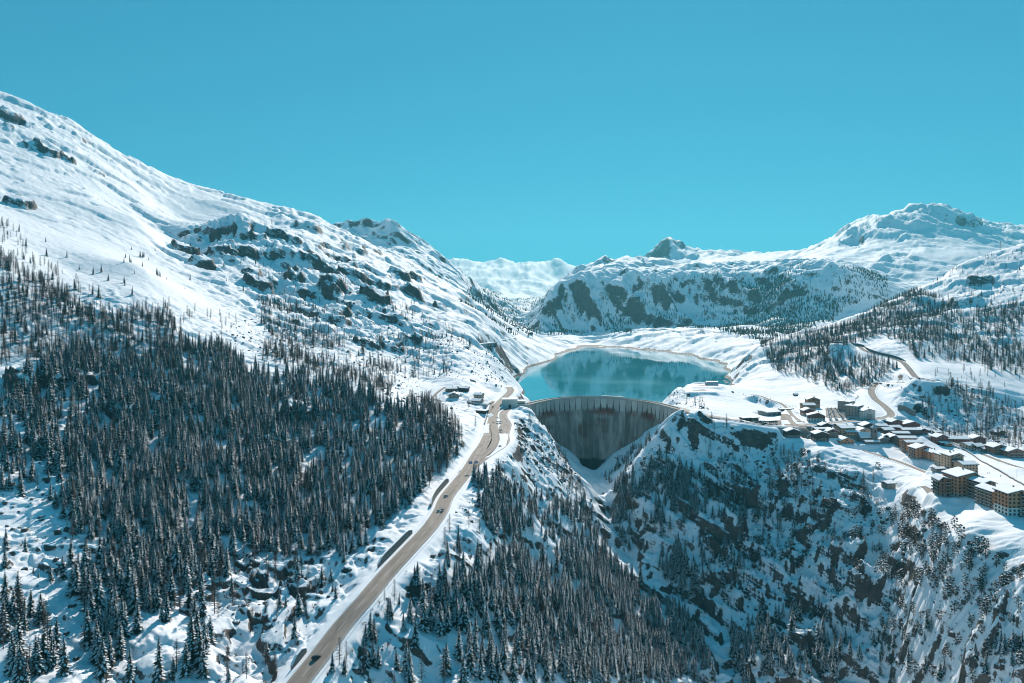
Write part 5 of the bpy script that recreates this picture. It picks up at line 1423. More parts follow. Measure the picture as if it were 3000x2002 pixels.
# where they grow: polygons over the photograph, kind, spacing in metres, height range, what the place is called
S, L_k, P_k = 'spruce_tree', 'larch_tree', 'pine_tree'
AREAS = [
 (S, 5.9, (12, 22), 'left', [(0,1180),(60,1100),(150,1040),(250,1010),(330,1080),(420,1050),(560,1020),(640,1020),(720,1080),(800,1110),(870,1090),(960,1120),(1060,1150),(1150,1190),(1250,1225),(1320,1280),(1320,1335),(1250,1420),(1190,1490),(1100,1560),(1050,1585),(1000,1570),(900,1570),(800,1570),(720,1580),(690,1640),(650,1720),(620,1850),(620,2002),(300,2010),(250,1900),(240,1800),(170,1720),(200,1600),(220,1500),(160,1380),(60,1340),(0,1330)]),
 (S, 6.0, (13, 21), 'left', [(0,1740),(60,1760),(130,1830),(170,1900),(200,2012),(0,2012)]),
 (S, 7.5, (9, 17), 'left', [(0,1330),(60,1340),(160,1380),(220,1500),(200,1560),(120,1480),(0,1440)]),
 (S, 19, (6, 15), 'left', [(0,1440),(120,1480),(200,1600),(170,1720),(60,1760),(0,1740)]),
 (S, 16, (6, 14), 'left', [(620,2010),(620,1850),(660,1720),(800,1600),(1000,1590),(1080,1640),(960,1800),(850,1950),(800,2010)]),
 (S, 7.0, (12, 18), 'left', [(700,1590),(800,1540),(1000,1540),(1080,1590),(1040,1640),(900,1640),(740,1640)]),
 (S, 5.6, (13, 20), 'spur', [(1180,2010),(1200,1850),(1280,1720),(1400,1660),(1490,1620),(1600,1640),(1680,1590),(1740,1600),(1830,1680),(1920,1760),(2000,1800),(2050,1870),(2100,2010)]),
 (S, 6.0, (12, 18), 'spur', [(1385,1400),(1460,1400),(1520,1440),(1540,1500),(1560,1560),(1500,1600),(1430,1560),(1400,1480)]),
 (S, 8.0, (10, 16), 'spur', [(1540,1440),(1640,1480),(1700,1450),(1770,1560),(1720,1600),(1600,1620),(1560,1560)]),
 (S, 9, (9, 16), 'spur', [(960,1960),(1100,1800),(1240,1680),(1330,1600),(1400,1600),(1300,1700),(1210,1850),(1190,2010),(940,2010)]),
 (S, 4.6, (11, 18), 'gorge', [(1883,1377),(1960,1370),(2032,1388),(2043,1521),(1999,1538),(2010,1654),(2054,1715),(2032,1781),(1988,1759),(1910,1654),(1833,1610),(1788,1532),(1794,1444)]),
 (S, 8, (9, 17), 'gorge', [(2032,1388),(2150,1400),(2200,1560),(2180,1720),(2080,1760),(2010,1654),(2040,1530)]),
 (S, 8.0, (12, 20), 'gorge', [(2130,1860),(2250,1800),(2440,1800),(2480,1900),(2460,2010),(2140,2010)]),
 (S, 10, (8, 15), 'gorge', [(2480,1800),(2700,1850),(3000,1900),(3000,2010),(2480,2010)]),
 (S, 9, (6, 13), 'gorge', [(1760,1400),(1850,1312),(1905,1285),(1850,1395),(1800,1455)]),
 (S, 60, (6, 12), 'ridge', [(520,680),(700,665),(900,740),(960,860),(900,940),(780,940),(680,860),(560,780)]),
 (S, 28, (8, 14), 'ridge', [(870,850),(940,840),(1000,900),(980,960),(900,960)]),
 (S, 40, (8, 14), 'snowfield', [(0,660),(120,700),(260,800),(380,730),(560,740),(560,860),(420,860),(250,880),(60,780)]),
 (L_k, 6.4, (12, 19), 'left', [(0,745),(60,800),(160,840),(230,900),(330,930),(480,925),(540,990),(560,1040),(400,1060),(330,1085),(250,1012),(150,1042),(60,1100),(0,1180)]),
 (L_k, 15, (11, 17), 'left', [(0,640),(100,740),(230,830),(330,900),(480,900),(700,930),(700,1000),(560,980),(330,930),(160,840),(0,745)]),
 (L_k, 9.0, (11, 17), 'left', [(760,880),(880,900),(950,960),(1050,1010),(1085,1045),(1180,1090),(1140,1110),(1060,1090),(950,1060),(830,1020),(760,960)]),
 (L_k, 7.5, (11, 17), 'left', [(780,1010),(860,1030),(1000,1080),(1160,1120),(1140,1160),(960,1115),(870,1085),(760,1060)]),
 (L_k, 12, (10, 16), 'left', [(1090,1000),(1250,980),(1330,1030),(1330,1100),(1230,1120),(1120,1090)]),
 (L_k, 6.5, (11, 18), 'left', [(1180,1180),(1260,1180),(1340,1250),(1355,1310),(1300,1400),(1250,1430),(1250,1300)]),
 (L_k, 9, (10, 17), 'left', [(200,1300),(420,1280),(800,1300),(1000,1500),(800,1560),(600,1500),(300,1400)]),
 (L_k, 11, (9, 15), 'left', [(620,2010),(640,1740),(720,1600),(900,1590),(960,1700),(850,1900),(800,2010)]),
 (L_k, 30, (8, 15), 'left', [(1380,1190),(1440,1230),(1420,1290),(1380,1260),(1350,1220)]),
 (L_k, 26, (8, 14), 'ridge', [(640,720),(900,760),(1080,860),(1160,960),(1060,990),(900,900),(740,860)]),
 (L_k, 17, (10, 16), 'left', [(1080,880),(1220,900),(1320,960),(1420,1010),(1330,1030),(1240,980),(1120,960)]),
 (L_k, 10, (9, 16), 'spur', [(1540,1225),(1590,1245),(1640,1320),(1660,1370),(1720,1440),(1690,1470),(1600,1360),(1545,1290)]),
 (L_k, 16, (9, 16), 'spur', [(1310,1560),(1400,1400),(1480,1330),(1560,1440),(1560,1620),(1450,1640),(1350,1700),(1180,1800)]),
 (L_k, 10, (8, 15), 'spur', [(880,2010),(1010,1870),(1120,1740),(1180,1760),(1100,1900),(1000,2010)]),
 (L_k, 12, (10, 17), 'spur', [(1640,1480),(1760,1560),(1900,1740),(2060,1880),(2020,1860),(1880,1760),(1740,1640),(1620,1540)]),
 (L_k, 6.4, (11, 18), 'hillside', [(2225,1012),(2330,987),(2480,958),(2560,990),(2500,1010),(2440,1030),(2380,1070),(2330,1110),(2260,1085)]),
 (L_k, 7.0, (11, 18), 'hillside', [(2390,1070),(2450,1040),(2530,1045),(2600,1062),(2630,1085),(2610,1110),(2560,1125),(2530,1140),(2470,1165),(2400,1130),(2340,1112)]),
 (L_k, 8.0, (12, 19), 'hillside', [(2480,955),(2600,890),(2690,850),(2760,880),(2800,920),(3000,890),(3000,1110),(2930,1100),(2860,1070),(2760,1060),(2680,1055),(2650,1020),(2600,990),(2520,985)]),
 (L_k, 30, (10, 17), 'hillside', [(2690,850),(2850,765),(3000,720),(3000,890),(2800,920),(2760,880)]),
 (L_k, 22, (10, 16), 'terrace', [(2650,1070),(2760,1070),(3000,1110),(3000,1150),(2820,1120),(2720,1110)]),
 (L_k, 8.5, (11, 18), 'terrace', [(2700,1180),(2780,1130),(2870,1140),(3000,1190),(3000,1330),(2880,1295),(2760,1285),(2700,1240)]),
 (L_k, 10, (9, 16), 'gorge', [(2030,1225),(2120,1240),(2200,1265),(2300,1330),(2420,1360),(2560,1400),(2580,1470),(2480,1560),(2300,1700),(2200,1720),(2100,1500),(2040,1380)]),
 (L_k, 14, (9, 16), 'gorge', [(2480,1560),(2600,1480),(2760,1540),(3000,1680),(3000,1760),(2700,1640),(2500,1640)]),
 (L_k, 20, (8, 13), 'gorge', [(1850,1300),(1980,1240),(2030,1225),(2040,1380),(1883,1377)]),
 (L_k, 13, (6, 11), 'plateau', [(1945,1180),(1975,1148),(2010,1135),(2060,1180),(2080,1205),(2020,1195)]),
 (L_k, 22, (5, 9), 'plateau', [(2125,1135),(2200,1150),(2260,1170),(2330,1195),(2300,1200),(2200,1165)]),
 (P_k, 12, (6, 12), 'gorge', [(2060,1280),(2250,1300),(2400,1360),(2550,1420),(2560,1560),(2350,1700),(2150,1640)]),
 (P_k, 8, (6, 12), 'terrace', [(2400,1560),(2560,1480),(2700,1480),(2860,1600),(3000,1700),(3000,1880),(2850,1800),(2600,1720),(2420,1660)]),
 (P_k, 9, (5, 10), 'terrace', [(2500,1730),(2850,1800),(3000,1880),(3000,2010),(2560,2010)]),
 (P_k, 40, (6, 11), 'terrace', [(2440,1330),(2520,1350),(2700,1420),(2680,1470),(2540,1420)]),
]
FARA = [
 (8.5, (9, 15), [(1740,955),(1850,915),(1960,900),(2060,860),(2130,830),(2230,815),(2330,815),(2400,800),(2460,830),(2500,880),(2440,940),(2300,985),(2214,1000),(2100,965),(1900,955)]),
 (14, (9, 15), [(1560,960),(1600,900),(1700,880),(1900,830),(2100,800),(2400,770),(2600,800),(2600,870),(2460,900),(2100,850),(1900,900),(1740,950)]),
 (11, (10, 15), [(1540,968),(1620,935),(1740,925),(1850,945),(1850,975),(1720,980),(1600,985)]),
 (17, (10, 15), [(1160,860),(1300,880),(1440,900),(1560,945),(1560,990),(1440,975),(1300,940),(1180,930)]),
 (20, (10, 16), [(1480,880),(1600,870),(1620,920),(1480,925)]),
 (16, (10, 15), [(1380,840),(1470,860),(1520,920),(1420,915),(1340,880)]),
 (20, (9, 15), [(900,760),(1050,820),(1180,880),(1300,930),(1160,960),(1000,900)]),
]
def inside(poly, x, y):
    p = np.array(poly, float)
    r = np.zeros(x.shape, bool)
    j = len(p) - 1
    for i in range(len(p)):
        c = ((p[i, 1] > y) != (p[j, 1] > y)) & (x < (p[j, 0] - p[i, 0]) * (y - p[i, 1]) / (p[j, 1] - p[i, 1] + 1e-9) + p[i, 0])
        r ^= c
        j = i
    return r
TP = PY0 + (EYE - ZZ) / DD * FPX                      # photo row of every terrain vertex
HOR = np.minimum.accumulate(TP, axis=0)                # highest row reached so far along each line of sight
_gx = np.gradient(ZZ, axis=1) / np.gradient(XX, axis=1)
_gy = np.gradient(ZZ, axis=0) / np.gradient(YY, axis=0) - _gx * np.gradient(XX, axis=0) / np.gradient(YY, axis=0)
STEEP = np.minimum(np.sqrt(1 + 1.3 * (_gx ** 2 + _gy ** 2)), 1.75)      # ground surface per square metre of map
def scatter(poly, spacing, dmin, dmax, clear_far=False):
    """world points inside a photo polygon, one per spacing^2, on ground that is in view or just behind a brow"""
    p = np.array(poly, float)
    x0, x1 = p[:, 0].min(), p[:, 0].max()
    i0, i1 = np.searchsorted(LV, math.log(dmin)), min(np.searchsorted(LV, math.log(dmax)), NR - 2)
    ci0, ci1 = max(np.searchsorted(LU, x0) - 1, 1), min(np.searchsorted(LU, x1) + 1, NC - 2)
    sub = TP[i0:i1, ci0:ci1]
    ok = inside(poly, np.broadcast_to(LU[ci0:ci1], sub.shape), sub) & (sub <= HOR[i0:i1, ci0:ci1] + 14)
    cell = (np.gradient(XX, axis=1) * np.gradient(YY, axis=0))[i0:i1, ci0:ci1]
    lam = np.where(ok, cell * STEEP[i0:i1, ci0:ci1] / spacing ** 2, 0)
    cnt = RNG.poisson(lam)
    ii, jj = np.nonzero(cnt)
    rep_ = cnt[ii, jj]
    ii, jj = np.repeat(ii, rep_) + i0, np.repeat(jj, rep_) + ci0
    a, b = RNG.random(len(ii)), RNG.random(len(ii))
    d = np.exp(LV[ii] + a * (LV[ii + 1] - LV[ii])); px = LU[jj] + b * (LU[jj + 1] - LU[jj])
    x = (px - PX0) / FPX * d
    keep = near_road[ii, jj] > 3.0
    z = ground(x, d)
    keep &= ~((z < 2.5) & (d > 1045) & (d < 2950))
    for (sx, sy, sr) in SITES:
        keep &= (np.abs(x - sx) > sr) | (np.abs(d - sy) > sr) | (np.hypot(x - sx, d - sy) > sr)
    return x[keep], d[keep], z[keep], px[keep]
def gap_noise(x, y):
    return 0.75 * fbm(x, y, 95, 3, 301) + 0.5 * fbm(x, y, 24, 2, 305)
trees = {k: [] for k in KINDS}
for kind, sp_, (h0, h1), place, poly in AREAS:
    x, y, z, px = scatter(poly, sp_, 235, 2700)
    g = gap_noise(x, y)
    if sp_ < 9:
        keep = RNG.random(len(x)) < np.clip(1.25 + 3.0 * g, 0.06, 1)
    else:
        keep = RNG.random(len(x)) < np.clip(0.7 + 2.6 * g, 0.06, 1)
    x, y, z = x[keep], y[keep], z[keep]
    h = (h0 + (h1 - h0) * RNG.random(len(x)) ** 0.9) * np.where(RNG.random(len(x)) < 0.16, 0.55, 1.0)
    kd = np.array([kind] * len(x), dtype=object)
    if kind == S and place in ('left', 'spur'):            # a few bare larches stand in the spruce wood
        kd[RNG.random(len(x)) < 0.17] = L_k
    if kind == L_k and place in ('left', 'hillside'):
        kd[RNG.random(len(x)) < 0.10] = S
    for k in set(kd.tolist()):
        mk = kd == k
        trees[k].append((x[mk], y[mk], z[mk], h[mk], np.array([place] * mk.sum(), dtype=object)))
BASEH = {'spruce_tree': 18.0, 'larch_tree': 17.0, 'pine_tree': 11.0}
LOOKS = {'spruce_tree': ('tall snowy spruce', 'mid-sized snowy spruce', 'short dark spruce'), 'larch_tree': ('tall bare brown larch', 'mid-sized bare larch', 'short bare larch'), 'pine_tree': ('tall bushy pine', 'mid-sized bushy pine', 'low bushy pine')}
SIZE = {'spruce_tree': (17.5, 13.5), 'larch_tree': (16, 12.5), 'pine_tree': (10, 7.5)}
ZONES = {'left': 'left wood', 'spur': 'wooded central spur', 'gorge': 'right gorge wall', 'ridge': 'rocky left ridge', 'snowfield': 'open left snowfield', 'hillside': 'right hillside', 'terrace': 'village slope', 'plateau': 'hangar plateau'}
XB = {'left': (0, 150, 300, 450, 600, 800, 1000, 1600), 'spur': (700, 1200, 1400, 1550, 1700, 1850, 2300), 'gorge': (1500, 2000, 2200, 2400, 2600, 2800, 3100), 'ridge': (0, 800, 2000), 'snowfield': (0, 300, 900), 'hillside': (2000, 2400, 2700, 3100), 'terrace': (2300, 2550, 2700, 2850, 3100), 'plateau': (1800, 2080, 2400)}
def tree_label(kn, place, h, px, py, crowd=None):
    """size, where it stands, and which slice of that place, so that few trees share a label"""
    a, b_ = SIZE[kn]
    look = LOOKS[kn][0 if h > a else 1 if h > b_ else 2]
    xb = XB[place]
    k = max(0, min(int(np.searchsorted(xb, px)) - 1, len(xb) - 2))
    nth = {2: ('left half', 'right half'), 3: ('left third', 'middle third', 'right third'), 4: ('left edge', 'left middle', 'right middle', 'right edge')}.get(len(xb) - 1)
    if nth is None:
        nth = ('left edge', 'left part', 'left of the middle', 'middle', 'right of the middle', 'right part', 'right edge')
        nth = nth if len(xb) - 1 == 7 else ('left edge', 'left part', 'left of the middle', 'right of the middle', 'right part', 'right edge')
    row = 'bottom edge' if py > 1900 else 'low down' if py > 1700 else 'lower middle' if py > 1500 else 'upper middle' if py > 1300 else 'high up'
    lab = look + (', ' + crowd if crowd else '') + ', ' + nth[k] + ' of the ' + ZONES[place] + ', ' + row
    if len(lab.split()) > 16: lab = lab.replace('mid-sized', 'middling').replace(' of the middle', ' of centre')
    return lab if len(lab.split()) <= 16 else look + ', ' + nth[k] + ' of the ' + ZONES[place] + ', ' + row
def forest_nodes(name, meshes):
    """points -> instances of whole trees, kind and size read from point attributes"""
    ng = bpy.data.node_groups.new(name, 'GeometryNodeTree')
    ng.interface.new_socket('Geometry', in_out='INPUT', socket_type='NodeSocketGeometry')
    ng.interface.new_socket('Geometry', in_out='OUTPUT', socket_type='NodeSocketGeometry')
    gi, go = ng.nodes.new('NodeGroupInput'), ng.nodes.new('NodeGroupOutput')
    jn = ng.nodes.new('GeometryNodeJoinGeometry')
    for me in reversed(meshes):
        so_ = bpy.data.objects.new('source_tree', me)
        oi = ng.nodes.new('GeometryNodeObjectInfo'); oi.inputs['Object'].default_value = so_
        gi2 = ng.nodes.new('GeometryNodeGeometryToInstance')
        ng.links.new(oi.outputs['Geometry'], gi2.inputs[0])
        ng.links.new(gi2.outputs[0], jn.inputs[0])
    ip = ng.nodes.new('GeometryNodeInstanceOnPoints')
    mp_ = ng.nodes.new('GeometryNodeMeshToPoints')
    ng.links.new(gi.outputs[0], mp_.inputs[0])
    ng.links.new(mp_.outputs[0], ip.inputs['Points'])
    ng.links.new(jn.outputs[0], ip.inputs['Instance'])
    ip.inputs['Pick Instance'].default_value = True
    def attr(nm, ty):
        a = ng.nodes.new('GeometryNodeInputNamedAttribute'); a.data_type = ty; a.inputs['Name'].default_value = nm
        return a.outputs['Attribute']
    ng.links.new(attr('pick', 'INT'), ip.inputs['Instance Index'])
    ng.links.new(attr('size', 'FLOAT_VECTOR'), ip.inputs['Scale'])
    e2r = ng.nodes.new('FunctionNodeEulerToRotation')
    ng.links.new(attr('turn', 'FLOAT_VECTOR'), e2r.inputs[0])
    ng.links.new(e2r.outputs[0], ip.inputs['Rotation'])
    ng.links.new(ip.outputs[0], go.inputs[0])
    return ng
def forest(name, label, x, y, z, sc, meshes):
    n = len(x)
    me = bpy.data.meshes.new(name)
    me.vertices.add(n)
    me.vertices.foreach_set('co', np.stack([x, y, z], 1).astype(np.float32).ravel())
    a = me.attributes.new('pick', 'INT', 'POINT'); a.data.foreach_set('value', RNG.integers(0, len(meshes), n).astype(np.int32))
    wv = sc * (0.85 + 0.3 * RNG.random(n))
    a = me.attributes.new('size', 'FLOAT_VECTOR', 'POINT'); a.data.foreach_set('vector', np.stack([wv, wv, sc], 1).astype(np.float32).ravel())
    rot = np.zeros((n, 3)); rot[:, :2] = RNG.normal(0, 0.035, (n, 2)); rot[:, 2] = RNG.random(n) * 6.283
    a = me.attributes.new('turn', 'FLOAT_VECTOR', 'POINT'); a.data.foreach_set('vector', rot.astype(np.float32).ravel())
    for m_ in meshes[0].materials: me.materials.append(m_)
    o = link(name, me)
    md = o.modifiers.new('grow', 'NODES')
    md.node_group = forest_nodes(name, meshes)
    return tag(o, label, None, None, 'stuff')
counts = {}
RALL = np.vstack([C[::2, :2] for _, C in ROADC.values()])
def crowding(x, y, i):
    if np.hypot(RALL[:, 0] - x[i], RALL[:, 1] - y[i]).min() < 16: return 'beside the road'
    n = (np.hypot(x - x[i], y - y[i]) < 13).sum() - 1
    return 'alone' if n < 1 else 'loosely spaced' if n < 4 else None if n < 9 else 'tightly packed'
for kn in KINDS:
    x, y, z, h, pl = [np.concatenate([q[i] for q in trees[kn]]) for i in range(5)]
    px = PX0 + FPX * x / y; py = PY0 + FPX * (EYE - z - h * 0.5) / y
    big_ = h / y
    inview = (px > 5) & (px < 2995) & (py > 0) & (py < 1995)
    order = np.argsort(-np.where(inview, big_, 0))
    # keep off each other: individuals are the ones that show largest
    ind = order[:300]
    rest = order[300:]
    proto = None
    for c_, i in enumerate(ind):
        t_me, c_me, _w = TM[kn][c_ % len(TM[kn])]
        s = h[i] / BASEH[kn]
        root = empty(kn, (x[i], y[i], z[i] - 0.25), RNG.random() * 6.283)
        root.scale = (s * (0.9 + 0.25 * RNG.random()),) * 2 + (s,)
        lab = tree_label(kn, pl[i], h[i], px[i], PY0 + FPX * (EYE - z[i]) / y[i], crowding(x, y, i))
        tag(root, lab, 'tree', lab)
        link('trunk', t_me, root); link('crown', c_me, root)
    forest(kn.replace('_tree', '_forest'), {'spruce_tree': 'dense dark spruce woods with snow on their branches', 'larch_tree': 'bare brown larch woods on the snowy slopes', 'pine_tree': 'scattered bushy pines on the crags at the right'}[kn],
           x[rest], y[rest], z[rest] - 0.25, h[rest] / BASEH[kn], [w_m for _, _, w_m in TM[kn]])
    counts[kn] = (len(ind), len(rest))
# far woods: light trees, thousands of them
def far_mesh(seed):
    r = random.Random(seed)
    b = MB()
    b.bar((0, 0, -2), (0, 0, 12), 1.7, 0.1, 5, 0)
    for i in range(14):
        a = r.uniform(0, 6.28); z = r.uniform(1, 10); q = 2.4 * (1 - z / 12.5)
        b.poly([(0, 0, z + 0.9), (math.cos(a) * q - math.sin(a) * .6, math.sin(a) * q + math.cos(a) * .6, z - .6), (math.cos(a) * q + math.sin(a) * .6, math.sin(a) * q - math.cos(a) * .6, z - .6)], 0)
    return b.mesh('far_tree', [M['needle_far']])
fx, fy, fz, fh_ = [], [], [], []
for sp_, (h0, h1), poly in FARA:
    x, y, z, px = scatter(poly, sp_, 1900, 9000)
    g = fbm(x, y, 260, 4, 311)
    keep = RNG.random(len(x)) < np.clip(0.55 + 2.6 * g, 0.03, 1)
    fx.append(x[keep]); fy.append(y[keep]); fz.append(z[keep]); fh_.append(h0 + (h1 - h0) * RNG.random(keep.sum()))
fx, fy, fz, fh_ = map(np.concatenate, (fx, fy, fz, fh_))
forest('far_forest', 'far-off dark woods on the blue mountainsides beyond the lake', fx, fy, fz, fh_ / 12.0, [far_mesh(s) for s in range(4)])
counts['far'] = len(fx)
# leafless scrub and snow-capped boulders on the rough slopes
def boulder_mesh(seed):
    r = random.Random(seed)
    b = MB()
    top = [(math.cos(a) * r.uniform(.7, 1.1), math.sin(a) * r.uniform(.6, 1.0), r.uniform(.35, .75)) for a in [k * 1.2566 for k in range(5)]]
    low = [(x * 1.25, y * 1.25, -0.6) for x, y, _ in top]
    for k in range(5):
        j = (k + 1) % 5
        b.poly([low[k], low[j], top[j], top[k]], 0)
        b.poly([top[k], top[j], (0.05, 0.1, 0.95)], 0)
        b.poly([(top[k][0] * .8, top[k][1] * .8 + .08, top[k][2] + .14), (top[j][0] * .8, top[j][1] * .8 + .08, top[j][2] + .14), (0.05, 0.15, 1.12)], 1)
    return b.mesh('boulder', [M['rock'], M['tsnow']])
def whole(t, c, mats):
    m = MB(); m.v = t.v + c.v; m.f = t.f + [tuple(i + len(t.v) for i in q) for q in c.f]; m.m = [0] * len(t.f) + [0] * len(c.f)
    return m.mesh('scrub', mats)
M['rock'] = plain('boulder_rock', (0.085, 0.074, 0.066), 0.9, 0.4, 0.5)
SCRUB = [
 (7, [(620,2010),(640,1740),(720,1600),(900,1590),(1060,1640),(960,1800),(850,1950),(800,2010)]), (9, [(0,1330),(160,1380),(220,1500),(170,1720),(0,1740)]), (9, [(200,1700),(330,1800),(300,2010),(180,2010)]),
 (8, [(880,2010),(1010,1870),(1240,1620),(1330,1500),(1400,1380),(1480,1330),(1560,1440),(1640,1600),(1400,1660),(1180,1850),(1100,2010)]), (6, [(1500,1240),(1590,1240),(1720,1440),(1760,1560),(1640,1520),(1540,1400)]),
 (7, [(2030,1225),(2300,1290),(2560,1420),(2860,1600),(3000,1700),(3000,2010),(2150,2010),(2100,1700),(2000,1400)]), (7, [(1790,1440),(1960,1260),(2040,1225),(2040,1390)]),
 (11, [(900,900),(1100,880),(1420,1010),(1500,1090),(1490,1140),(1330,1110),(1180,1110),(1080,1040)]), (10, [(560,1000),(960,1080),(1330,1270),(1340,1180),(1200,1110),(1000,1020),(760,920)]),
 (8, [(2690,1160),(2800,1120),(3000,1190),(3000,1330),(2880,1295),(2700,1250)]), (9, [(1945,1180),(1990,1135),(2040,1150),(2080,1205),(2020,1195)]), (8, [(2120,1140),(2260,1175),(2340,1195),(2300,1205),(2180,1165)]), (10, [(2550,1110),(2690,1100),(2720,1180),(2600,1150)]),
]
bx, by, bz, qx, qy, qz = [], [], [], [], [], []
for sp_, poly in SCRUB:
    x, y, z, px = scatter(poly, sp_, 235, 2300)
    g = fbm(x, y, 30, 3, 321)
    k = RNG.random(len(x)) < np.clip(0.45 + 2.2 * g, 0.03, 1)
    bx.append(x[k]); by.append(y[k]); bz.append(z[k])
    x, y, z, px = scatter(poly, sp_ * 0.85, 235, 2300)
    g = fbm(x, y, 22, 3, 331)
    k = RNG.random(len(x)) < np.clip(0.35 + 2.6 * g, 0.02, 1)
    qx.append(x[k]); qy.append(y[k]); qz.append(z[k])
bx, by, bz, qx, qy, qz = map(np.concatenate, (bx, by, bz, qx, qy, qz))
sm = [whole(*shrub_mesh(s), [M['larch']]) for s in range(5)]
forest('scrub', 'leafless brown scrub poking through the snow on the rough slopes', bx, by, bz - 0.2, 0.5 + 0.9 * RNG.random(len(bx)), sm)
forest('boulder_field', 'snow-capped dark boulders strewn over the rough slopes', qx, qy, qz - 0.1, 0.5 + 1.9 * RNG.random(len(qx)) ** 2.5, [boulder_mesh(s) for s in range(6)])
counts['scrub'] = len(bx); counts['boulders'] = len(qx)
print('TREES', counts)
# ------------------------------------------------------------------ cars
def car_meshes():
    """body with bonnet and boot, glazed cabin, wheels; front towards +y"""
    L_, Wd = 4.3, 1.78
    prof = [(-2.15, 0.30), (-2.15, 0.82), (-1.95, 0.95), (1.15, 0.95), (1.95, 0.80), (2.15, 0.62), (2.15, 0.30)]
    b = MB()
    def extrude(m, P, hw0, hw1=None, mi=0):
        hw1 = hw0 if hw1 is None else hw1
        a = [(-(hw0 if q < 0.9 else hw1), p, q) for p, q in P]; c = [((hw0 if q < 0.9 else hw1), p, q) for p, q in P]
        m.poly(a, mi); m.poly(c[::-1], mi)
        for i in range(len(P)):
            j = (i + 1) % len(P)
            m.poly([a[j], a[i], c[i], c[j]], mi)
    extrude(b, prof, Wd / 2, Wd / 2 - 0.06)
    roof = MB()
    top = [(-0.66, -1.55, 1.44), (0.66, -1.55, 1.44), (0.66, 0.05, 1.46), (-0.66, 0.05, 1.46)]
    roof.hexa([(x, y, z + 0.002) for x, y, z in top], [(x * 0.94, y * 0.96, z + 0.06) for x, y, z in top], 0)
    g = MB()
    g.hexa([(-0.82, -1.95, 0.952), (0.82, -1.95, 0.952), (0.82, 0.85, 0.952), (-0.82, 0.85, 0.952)], top, 0)
    wh = MB(); wh.bar((-0.11, 0, 0), (0.11, 0, 0), 0.33, 0.33, 12, 0)
    rim = MB(); rim.bar((-0.12, 0, 0), (0.12, 0, 0), 0.18, 0.18, 8, 0)
    return b, roof, g, wh, rim
CB, CR, CG_, CW, CRM = car_meshes()
_cars = {}
def car_set(col):
    if col not in _cars:
        pm = M['car_' + col]
        whole = MB()
        for part, off in ((CB, 0), (CR, 0), (CG_, 1)):
            base = len(whole.v)
            whole.v += part.v; whole.f += [tuple(i + base for i in q) for q in part.f]; whole.m += [off] * len(part.f)
        for sx in (-0.79, 0.79):
            for sy in (-1.32, 1.30):
                base = len(whole.v)
                whole.v += [(x + sx, y + sy, z + 0.33) for x, y, z in CW.v]; whole.f += [tuple(i + base for i in q) for q in CW.f]; whole.m += [2] * len(CW.f)
        snow = MB(); snow.v = list(whole.v); snow.f = list(whole.f); snow.m = list(whole.m)
        snow.hexa([(-0.62, -1.5, 1.525), (0.62, -1.5, 1.525), (0.62, 0.02, 1.53), (-0.62, 0.02, 1.53)], [(-0.52, -1.4, 1.66), (0.52, -1.4, 1.66), (0.52, -0.08, 1.66), (-0.52, -0.08, 1.66)], 3)
        mats = [pm, M['glass'], M['tyre'], M['tsnow']]
        _cars[col] = dict(body=CB.mesh('car_body', pm), roof=CR.mesh('car_roof', pm), glass=CG_.mesh('car_glass', M['glass']), wheel=CW.mesh('car_wheel', M['tyre']), rim=CRM.mesh('car_rim', M['metal']), whole=whole.mesh('car', mats), snowy=snow.mesh('car_snowy', mats))
    return _cars[col]
def road_car(label, px, py, heading, col, group=None, near=None):
    """a car with its parts, on the road surface; heading in degrees from +y towards +x"""
    k = car_set(col)
    best = None
    for nm, (w, C) in ROADC.items():
        pp = np.stack([PX0 + FPX * C[:, 0] / C[:, 1], PY0 + FPX * (EYE - C[:, 2]) / C[:, 1]], 1)
        i = int(np.argmin(((pp - (px, py)) ** 2).sum(1)))
        dd = ((pp[i] - (px, py)) ** 2).sum()
        if best is None or dd < best[0]: best = (dd, C[i, 2])
    p = at_height(px, py, best[1] + 0.2)
    e = empty('car', tuple(p), -R(heading))
    tag(e, label, 'car', group)
    link('body', k['body'], e); link('roof', k['roof'], e); link('window', k['glass'], e)
    for sx in (-0.79, 0.79):
        for sy in (-1.32, 1.30):
            w = link('wheel', k['wheel'], e); w.location = (sx, sy, 0.33)
            r_ = link('rim', k['rim'], w)
    return e
ROADCAR = [('black estate car driving down the near end of the valley road', 926, 1929, 41, 'black'), ('white car in the left lane of a pair driving side by side', 1285.5, 1498, 15, 'white'), ('dark-windowed white car right of the pair driving side by side', 1295, 1497.5, 195, 'silver'),
 ('white car ahead of the pair on the valley road', 1306.5, 1455.5, 25, 'white'), ('dark car on the bend of the dam side road', 1466, 1309.5, 40, 'black'), ('dark car stopped where the side road meets the dam', 1481, 1201.5, 60, 'grey'),
 ('white van-like car parked by the control building', 1489, 1192.5, 70, 'white'), ('white car parked in the lay-by beside the dam road', 1467, 1262, 20, 'white'), ('red car on the snow between the two roads', 1457.5, 1226.5, 10, 'red'), ('dark car on the hairpin above the village, upper of two', 2568, 1125, 60, 'black'), ('dark car on the hairpin above the village, lower of two', 2563, 1131, 30, 'blue'),
 ('blue car passing the white apartment block', 2547, 1231.5, 85, 'blue'), ('dark car on the village road near the dam end', 2236, 1245.5, 95, 'black'), ('black car on the bend of the dam road above the kiosk', 2173.5, 1235.5, 95, 'black'), ('black car beside the black glazed chalet', 2371, 1281, 10, 'black'), ('white car on the lane under the black barn-like house', 2346, 1287, 80, 'white')]
for a in ROADCAR: road_car(*a)
